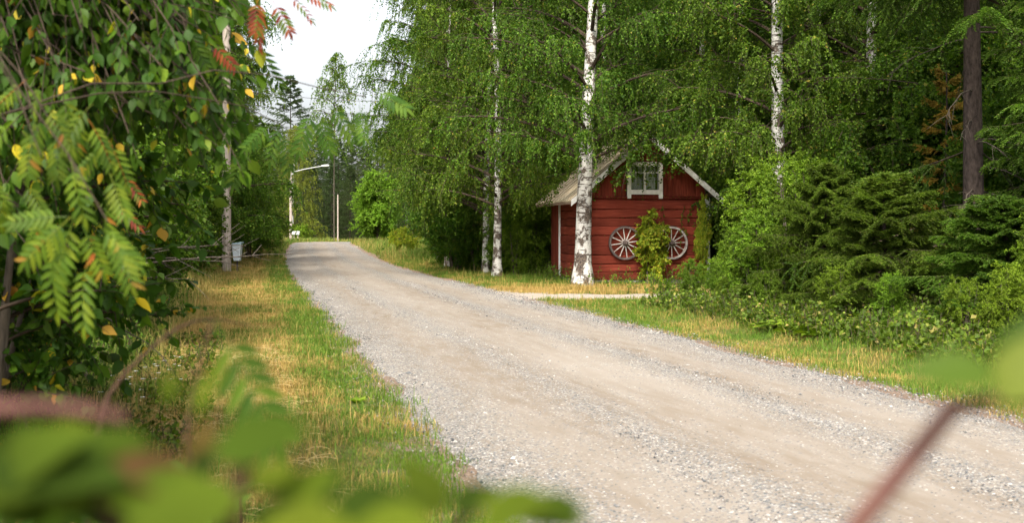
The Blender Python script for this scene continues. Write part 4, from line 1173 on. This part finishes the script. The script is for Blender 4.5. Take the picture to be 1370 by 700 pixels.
for k, (px, Y, rz, sc) in enumerate([(424, 165, 1, .78), (452, 158, 2, .72), (478, 168, 3, .8), (505, 160, 4, .8), (370, 160, 5, .75), (436, 178, 2, .85), (410, 172, 3, .7), (345, 150, 1, .8), (465, 182, 3, .8), (535, 150, 1, .9), (570, 140, 2, .9), (310, 140, 1, .9), (395, 185, 2, .8), (620, 130, 2, .9), (490, 150, .4, .6), (444, 150, 1.4, .5), (418, 152, 2.4, .5), (468, 149, 2.1, .5)]):
    put(spC, 1, px, Y, rz, sc, 'dark conifer closing the view past the crest of the road', 'conifer', GC)

# ------------------------------------------------------------------ undergrowth and ferns
def undergrowth(name, n, ulo, uhi, ylo, yhi, seed, label, leafm='tree_leaf', hmax=.55, ypow=1.2, leaf=.035, den=None):
    rng = np.random.default_rng(seed); m = MB()
    Y = ylo + (yhi - ylo) * rng.random(n) ** ypow; u = ulo + (uhi - ulo) * rng.random(n); X = xu(u, Y)
    k = ~drive_mask(X, Y) & ~shed_mask(X, Y)
    if den is not None: k &= rng.random(n) < den(u, Y)
    X, Y, u = X[k], Y[k], u[k]; n = len(X)
    h = hmax * (.3 + .7 * rng.random(n)) * (.5 + vnoise(X, Y))
    a = np.stack([X, Y, gz(X, Y) - .02], -1)
    d = rdir(n, rng) * np.array([.35, .35, 0]) + np.array([0, 0, 1])
    P = bez(a, a + d * (h * .5)[:, None], a + d * h[:, None] + rdir(n, rng) * .08, 4)
    m.tubes(P, .003, 3, 1)
    leaves_on(m, P, 12, T_RHOMB, leaf, .2, 1.2, .2, 1.2, 0, rng)
    return tag(m.build(name, [M[leafm], M['twig']]), label, 'undergrowth', kind='stuff')
undergrowth('undergrowth', 5500, 6.3, 12, 9, 24, 41, 'dark leafy weeds and brambles under the spruces on the right', leafm='weed_leaf', hmax=.42, leaf=.065, den=lambda u, Y: np.clip((u - 6.0) / .6, 0, 1))
undergrowth('undergrowth', 7000, -7.5, -2.5, 7, 24, 42, 'leafy weeds in the shade under the near bushes on the left', hmax=.5, leaf=.045, den=lambda u, Y: np.clip((-u - 2.5) / .8, .15, 1))
undergrowth('undergrowth', 900, -3.6, -1.7, 7, 16, 44, 'low leafy weeds scattered in the dry grass of the left verge', 'weed_leaf', .16, 1.2, .045)
undergrowth('undergrowth', 4000, 7.5, 13, 25, 55, 43, 'green weeds along the wood edge beside the birches', 'bright_leaf', .5, 1.2, .05, den=lambda u, Y: np.where(Y < 33, .25, 1))

def fern(x, y, s_, rz, label, first=None):
    if first is not None:
        o = copy_tree(first)
    else:
        rng = np.random.default_rng(9); o = empty('fern'); m = MB()
        for k in range(9):
            a = k * .7 + rng.random() * .3; D = np.array([[math.cos(a), math.sin(a), .55]])
            P = np.array([[0, 0, .02]]) + np.array([[0, 0, 0.]])
            m.stamp(T_FERN, P, D, np.array([[0, 0, 1.]]), [.75 + .25 * rng.random()])
        fr = m.build('fronds', [M['bright_leaf']], o)
    return place(o, x, y, 0, rz, s_, label, 'fern', 'ferns at the foot of the spruces')
T_FERN = rowan(16, .55)
f1 = fern(gx(1105, 17.5), 17.5, 1, 0, 'bright fern in front of the drooping spruce, left of the other fern')
fern(gx(1150, 17.0), 17.0, .85, 1.3, 'bright fern in front of the drooping spruce, right of the other fern', f1)
# mullein-like broad weed on the left verge
m = MB(); rng = np.random.default_rng(77)
D = np.array([[math.cos(a), math.sin(a), .8] for a in np.arange(7) * .9]); m.stamp(T_OVATE, np.zeros((7, 3)), D, np.tile([0, 0, 1.], (7, 1)), np.full(7, .12))
wd_ = m.build('broad_leaf_weed', M['bright_leaf'], smooth=True); q = at(478, 545, 10.1); wd_.location = (q[0], q[1], .02)
tag(wd_, 'single broad leaved green weed at the left road edge', 'weed')

def flowers(name, pts, label):
    m = MB(); rng = np.random.default_rng(8)
    for x, y, h in pts:
        m.tubes(np.array([[(x, y, 0), (x + .01, y, h)]]), .0015, 3, 1)
        for k in range(7):
            a = rng.random() * 6.28; c = np.array([[x + .02 * math.cos(a), y + .02 * math.sin(a), h]])
            m.stamp(T_RHOMB, c - [[.015 * math.cos(a), .015 * math.sin(a), 0]], np.array([[math.cos(a), math.sin(a), .2]]), np.array([[0, 0, 1.]]), [.022])
    return tag(m.build(name, [M['petal'], M['twig']]), label, 'flowers', kind='stuff')
rng = np.random.default_rng(4)
flowers('white_flowers', [(gx(150 + 75 * rng.random(), 10.5), 9.3 + 2.6 * rng.random(), .10 + .16 * rng.random()) for _ in range(26)], 'small white flowers under the near bushes left of the verge')
flowers('white_flowers', [(gx(px, 38.5), 38.5, .55) for px in (283, 292, 320, 318)], 'white flower heads in the tall grass round the wooden pole')

# ------------------------------------------------------------------ near bushes on the left
nb = make_broad(401, 3.9, 1.45, .15, 7, ntw=900, nl=12, leaf=.082, leafm='cherry_leaf', tmpl=T_OVATE, r0=.03, name='bird_cherry_bush', up=.6, droop=.8, twl=.75)
place(nb, -3.05, 6.6, 0, 0, 1, 'near bird cherry bush with yellowing leaves filling the upper left', 'bush')
o = copy_tree(nb); place(o, -4.3, 9.2, 0, 2, 1.08, 'shaded bird cherry bush just behind the near yellowing one', 'bush')
o = copy_tree(nb); place(o, -3.6, 7.9, 0, 4, (.9, .9, .62), 'low dark bush under the yellowing bird cherry leaves', 'bush')
# an arching upper branch towards the road
def hero_branch():
    """leafy boughs of a rowan rooted off to the left, reaching over the verge"""
    rng = np.random.default_rng(61)
    root = empty('rowan_tree', (-2.15, 3.3, 0)); tag(root, 'near rowan with yellow green feathered leaves turning orange', 'rowan tree')
    o = np.array([-2.15, 3.3, 0])
    st = MB(); z = np.linspace(0, 1, 12)
    tr = np.stack([.25 * z ** 2, .2 * z, 4.2 * z], -1)
    st.tubes(tr[None], np.linspace(.05, .015, 12)[None], 8); st.build('trunk', M['dark_bark'], root, True)
    boughs = [((-60, 130), 3.1, (0, 1.5)), ((60, 205), 3.0, None), ((120, 250), 3.2, None), ((150, 300), 2.9, None), ((330, 20), 4.6, None), ((490, 125), 5.1, None), ((380, 165), 5.1, None), ((150, 60), 5.0, None)]
    mb = MB(); 
    for (px, py), Y, _ in boughs:
        e = at(px, py, Y) - o
        zz = e[2] + (.25 + .45 * np.linalg.norm(e[:2]) if px < 350 else -.2); i = min(11, int(zz / 4.2 * 11)); a = tr[i]
        P = bez(a[None], ((a + e) / 2 + np.array([0, 0, .45]))[None], e[None], 10); P += rng.normal(0, .012, P.shape)
        mb.tubes(P, (np.linspace(.0045, .0018, 10))[None], 5)
    mb.build('boughs', M['twig'], root, True)
    def leafset(lst, mat, name, stalk=True):
        m = MB()
        for (px, py, Y, dx, dz, dy, L) in lst:
            p = at(px, py, Y) - o; D = np.array([[dx, dy, dz]], float)
            nn = np.array([[.15 + rng.normal(0, .35), -.85, .75 + rng.normal(0, .3)]])
            m.stamp((T_ROWAN, T_ROWAN2, T_ROWAN3)[rng.integers(3)], p[None], D + rng.normal(0, .12, (1, 3)), nn, [L * rng.uniform(.8, 1.05)])
        return m.build(name, [mat], root, True)
    Lst = []
    # yellow-green fan, upper left
    for px, py, dx, dz in ((60, 150, -.55, -.8), (45, 165, -.25, -1), (75, 175, .1, -1), (20, 160, -.9, -.5), (95, 215, .35, -.9), (60, 140, .5, -.7)):
        Lst.append((px, py, 3.05 + .2 * rng.random(), dx, dz, -.1, .165))
    for px, py, dx, dz in ((95, 290, -.75, -.6), (100, 290, -.2, -1), (110, 300, .25, -1), (130, 300, .75, -.7), (150, 310, .55, -1), (90, 290, -.9, -.15), (120, 345, 0, -1), (75, 330, -.3, -1)):
        Lst.append((px, py, 2.8 + .25 * rng.random(), dx, dz, -.15, .16))
    for k in range(16):
        px, py = rng.uniform(-40, 170), rng.uniform(90, 330)
        Lst.append((px, py, 3.2 + .5 * rng.random(), rng.normal(0, .6), -.8, rng.normal(0, .3), .15))
    leafset(Lst, M['rowan_leaf'], 'leaves')
    Lst = []
    for px, py, dx, dz in ((425, 150, .25, -1), (440, 140, .6, -.6), (420, 145, -.35, -.9), (480, 140, .3, -1), (500, 120, .7, -.35), (375, 165, -.3, -1), (380, 175, .2, -1), (365, 165, -.8, -.5), (330, 190, -.1, -1), (345, 55, .3, -.9), (130, 95, .3, -.8), (165, 105, .6, -.4), (250, 30, .4, -.9), (290, 60, .1, -1)):
        Lst.append((px, py, 5.0 + .3 * rng.random(), dx, dz, -.1, .20))
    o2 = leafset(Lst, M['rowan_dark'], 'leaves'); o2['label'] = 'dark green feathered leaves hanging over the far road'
    Lst = []
    for px, py, dx, dz in ((345, -5, .1, -1), (365, 0, .5, -.9), (385, -5, .9, -.7), (400, -12, .8, -.35), (355, 15, -.3, -1), (165, 235, .6, -.8), (150, 275, .8, -.5), (280, 55, .5, -.5)):
        Lst.append((px, py, 4.7 + .2 * rng.random(), dx, dz, -.05, .15))
    o3 = leafset(Lst, M['rowan_red'], 'leaves'); o3['label'] = 'orange red turning leaves at the top'
hero_branch()

def arch():
    """long leafy shoots of the cherry reaching right at the top"""
    rng = np.random.default_rng(63)
    root = empty('bird_cherry_tree', (-3.4, 6.0, 0)); tag(root, 'bird cherry with long leafy boughs arching across the top left', 'tree')
    o = np.array([-3.4, 6.0, 0]); z = np.linspace(0, 1, 12); tr = np.stack([.3 * z, 0 * z, 4.6 * z], -1)
    st = MB(); st.tubes(tr[None], np.linspace(.07, .02, 12)[None], 9); st.build('trunk', M['dark_bark'], root, True)
    mb = MB(); E = []; A = []
    for k in range(170):
        px = rng.uniform(-30, 300); py = rng.uniform(-70, 60 + (330 - px) * .75); 
        if px > 240: py = rng.uniform(-60, 190)
        Y = rng.uniform(4.8, 6.8); E.append(at(px, py, Y) - o); A.append(tr[rng.integers(5, 12)])
    E = np.array(E); A = np.array(A)
    P = bez(A, (A + E) / 2 + np.array([0, 0, .35]), E, 9)
    mb.tubes(P, np.linspace(.010, .003, 9)[None], 4, 1)
    s, tn = sample(P, .45 + .55 * rng.random((len(P), 9))); n = len(s)
    d = nrm(tn * .8 + rdir(n, rng) * .8 - np.array([0, 0, .3])); L = .18 + .28 * rng.random(n)
    P2 = bez(s, s + d * (L * .5)[:, None], s + d * L[:, None] - np.array([0, 0, .06]), 5)
    mb.tubes(P2, np.linspace(.003, .0015, 5)[None], 3, 1)
    leaves_on(mb, P2, 9, T_OVATE, .062, .15, .8, .8, .6, 0, rng)
    mb.build('crown', [M['cherry_leaf'], M['twig']], root, True)
arch()

def bare_twigs():
    root = empty('dead_branch', (0, 0, 0)); rng = np.random.default_rng(66)
    b0 = np.array([-3.6, 10.5, .0]); root.location = b0
    tag(root, 'bare grey dead branches sticking out of the bushes toward the pole', 'branch')
    m = MB(); E = [at(330, 328, 12) - b0, at(300, 350, 11) - b0, at(390, 338, 13.5) - b0, at(240, 300, 11) - b0, at(260, 375, 10.5) - b0, at(220, 480, 9.5) - b0, at(250, 330, 12) - b0]
    for e in E:
        a = np.array([-.6, 0, .9 + .3 * rng.random()]); P = bez(a[None], ((a + e) / 2 + np.array([0, 0, .1]))[None], e[None], 9)
        P += rng.normal(0, .008, P.shape); m.tubes(P, np.linspace(.014, .003, 9)[None], 5)
        s, tn = sample(P, .3 + .7 * rng.random((1, 7))); d = nrm(tn + rdir(7, rng) * .6); L = .15 + .3 * rng.random(7)
        m.tubes(bez(s, s + d * (L * .5)[:, None], s + d * L[:, None] + rdir(7, rng) * .04, 4), np.linspace(.004, .0015, 4)[None], 3)
    m.tubes(np.array([[(0, 0, 0), (-.3, 0, .5), (-.6, 0, 1.2)]]), .02, 6)
    m.build('twigs', M['dark_bark'], root)
bare_twigs()

# ------------------------------------------------------------------ out-of-focus saplings right in front of the camera
def stemline(pts, r0, r1, mb, sides=7, mat=0):
    P = np.array(pts); K = 14; t = np.linspace(0, len(P) - 1, K)
    Q = np.stack([np.interp(t, np.arange(len(P)), P[:, k]) for k in range(3)], -1)
    for _ in range(2): Q[1:-1] = (Q[:-2] + 2 * Q[1:-1] + Q[2:]) / 4
    mb.tubes(Q[None], np.linspace(r0, r1, K)[None], sides, mat, cap=True)

def nat(px, py, Y): return at(px, py, Y * .8)
def near_left():
    rq = np.random.default_rng(17)
    root = empty('rowan_sapling', (-.12, .62, 0)); tag(root, 'blurred sapling with large green leaves close to the lens, lower left', 'sapling')
    o = np.array([-.12, .62, 0])
    s_ = MB()
    stemline([(0, 0, 0), (.0, -.05, .7), nat(300, 720, .60) - o, nat(330, 620, .60) - o], .006, .0035, s_)
    stemline([(0, 0, .9), nat(180, 760, .62) - o, nat(120, 640, .62) - o], .004, .002, s_)
    stemline([(0, 0, .8), nat(520, 800, .62) - o, nat(640, 680, .62) - o], .004, .002, s_)
    s_.build('stem', M['brown_stem'], root, True)
    s_ = MB(); stemline([at(-260, 520, .62) - o, nat(-20, 548, .62) - o, nat(80, 545, .64) - o, nat(165, 560, .66) - o], .0040, .0028, s_)
    stemline([(-.05, 0, 0), (-.12, 0, .8), nat(-260, 520, .62) - o], .008, .006, s_)
    t_ = s_.build('stem', M['red_stem'], root, True); t_['label'] = 'reddish purple bare stem'
    L = [ # px, py of base, Y, dir dx, dz, size
        (300, 660, .58, -1, .25, .085), (280, 680, .60, -1, -.1, .09), (330, 640, .60, 1, -.25, .075), (350, 700, .56, 1, .15, .085), (190, 640, .64, -1, .35, .08),
        (120, 640, .70, -1, .2, .085), (120, 650, .72, .9, -.3, .07), (60, 700, .6, -.7, .5, .08), (230, 560, .62, .05, 1, .042), (215, 585, .64, -.9, .15, .05),
        (250, 620, .66, .5, .6, .05), (640, 680, .56, 1, .3, .055), (620, 690, .58, -1, .2, .06), (690, 665, .56, 1, -.2, .05), (560, 700, .6, -1, .25, .07), (720, 690, .56, .9, -.1, .05), (430, 720, .6, .8, .25, .08),
        (20, 600, .66, .8, -.15, .09), (0, 650, .6, .9, .1, .09), (150, 690, .7, .8, .2, .08), (-30, 620, .6, 1, .05, .09), (380, 680, .62, .3, .5, .05)]
    m = MB()
    for px, py, Y, dx, dz, sz in L:
        for q in range(2):
            jx, jy = rq.normal(0, 22, 2)
            m.stamp(T_OVATE, (nat(px + jx, py + jy * .6, Y + .05 * q) - o)[None], np.array([[dx + rq.normal(0, .35), -.1 + rq.normal(0, .3), dz + rq.normal(0, .25)]]), np.array([[.1 + rq.normal(0, .3), -.7, .8]]), [sz * .8 * rq.uniform(.5, .85)])
    m.build('leaves', M['bright_leaf2'], root, True)
M['bright_leaf2'] = leaf_mat("sapling_leaf", [(0, (.012, .026, .003)), (.4, (.034, .060, .005)), (.7, (.065, .095, .007)), (.85, (.10, .13, .01)), (.93, (.10, .055, .02)), (1, (.05, .03, .012))], clump=9, spec=.06, rough=.8)
near_left()
def low_left():
    root = empty('leafy_shoots', (-.75, 1.9, 0)); tag(root, 'green leafy shoots behind the blurred sapling at the lower left', 'shoots'); o = np.array([-.75, 1.9, 0])
    rng = np.random.default_rng(91); m = MB(); st = MB(); n = 26
    px = rng.uniform(-120, 330, n); py = rng.uniform(565, 740, n); Y = rng.uniform(1.1, 2.3, n)
    E = np.array([at(a, b, c) for a, b, c in zip(px, py, Y)]) - o
    A = E * np.array([.8, .9, 0]) + rng.normal(0, .05, (n, 3)) * [1, 1, 0]
    P = bez(A, (A + E) / 2 + rng.normal(0, .06, (n, 3)), E, 9)
    st.tubes(P, np.linspace(.006, .002, 9)[None], 5); st.build('stems', M['brown_stem'], root, True)
    leaves_on(m, P, 16, T_OVATE, .07, .55, .9, .1, 1.0, 0, rng)
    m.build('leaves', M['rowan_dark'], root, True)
low_left()

def near_mid():
    root = empty('rowan_shoot', (-.2, 1.25, 0)); tag(root, 'soft focus rowan shoot with hanging narrow leaflets over the dry verge', 'sapling'); o = np.array([-.2, 1.25, 0])
    s_ = MB(); stemline([(-.25, 0, 0), (-.22, 0, .9), at(300, 760, 1.2) - o, at(235, 600, 1.2) - o, at(285, 425, 1.2) - o], .005, .0015, s_)
    stemline([(-.25, 0, .7), at(110, 560, 1.7) - o, at(170, 495, 1.8) - o, at(236, 434, 1.9) - o, at(285, 424, 2.0) - o, at(335, 436, 2.1) - o], .0045, .001, s_)
    s_.build('stem', M['brown_stem'], root, True)
    m = MB(); m.stamp(T_ROWAN, (at(283, 425, 1.2) - o)[None], np.array([[.62, 0, -.95]]), np.array([[.4, -.75, .5]]), [.145])
    m.stamp(T_ROWAN, (at(60, 620, 1.5) - o)[None], np.array([[.7, 0, -.5]]), np.array([[.1, -.6, .8]]), [.14])
    m.stamp(T_ROWAN, (at(200, 690, 1.6) - o)[None], np.array([[-.7, 0, .3]]), np.array([[.1, -.6, .8]]), [.14])
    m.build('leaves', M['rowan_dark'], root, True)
near_mid()

def near_right():
    root = empty('red_stemmed_shoot', (.18, .66, 0)); tag(root, 'blurred pink stemmed shoot crossing the road at the lower right', 'sapling'); o = np.array([.18, .66, 0])
    s_ = MB(); stemline([(-.05, 0, 0), (-.04, 0, .9), nat(1060, 800, .66) - o, nat(1150, 700, .66) - o, nat(1215, 620, .66) - o, nat(1275, 545, .66) - o], .0055, .0042, s_)
    s_.build('stem', M['red_stem'], root, True)
    s_ = MB(); stemline([at(1275, 545, .66) - o, nat(1320, 535, .66) - o, nat(1400, 540, .66) - o], .0038, .002, s_)
    t_ = s_.build('side_stem', M['brown_stem'], root, True)
    m = MB()
    for px, py, Y, dx, dz, sz in ((1330, 500, .62, -1, .05, .048), (1340, 540, .62, .6, .9, .05), (1320, 500, .66, 1, .1, .05), (1345, 500, .7, .3, .7, .04)):
        m.stamp(T_OVATE, (nat(px, py, Y) - o)[None], np.array([[dx, -.05, dz]]), np.array([[.1, -.7, .8]]), [sz * .8])
    m.build('leaves', M['tree_leaf'], root, True)
near_right()
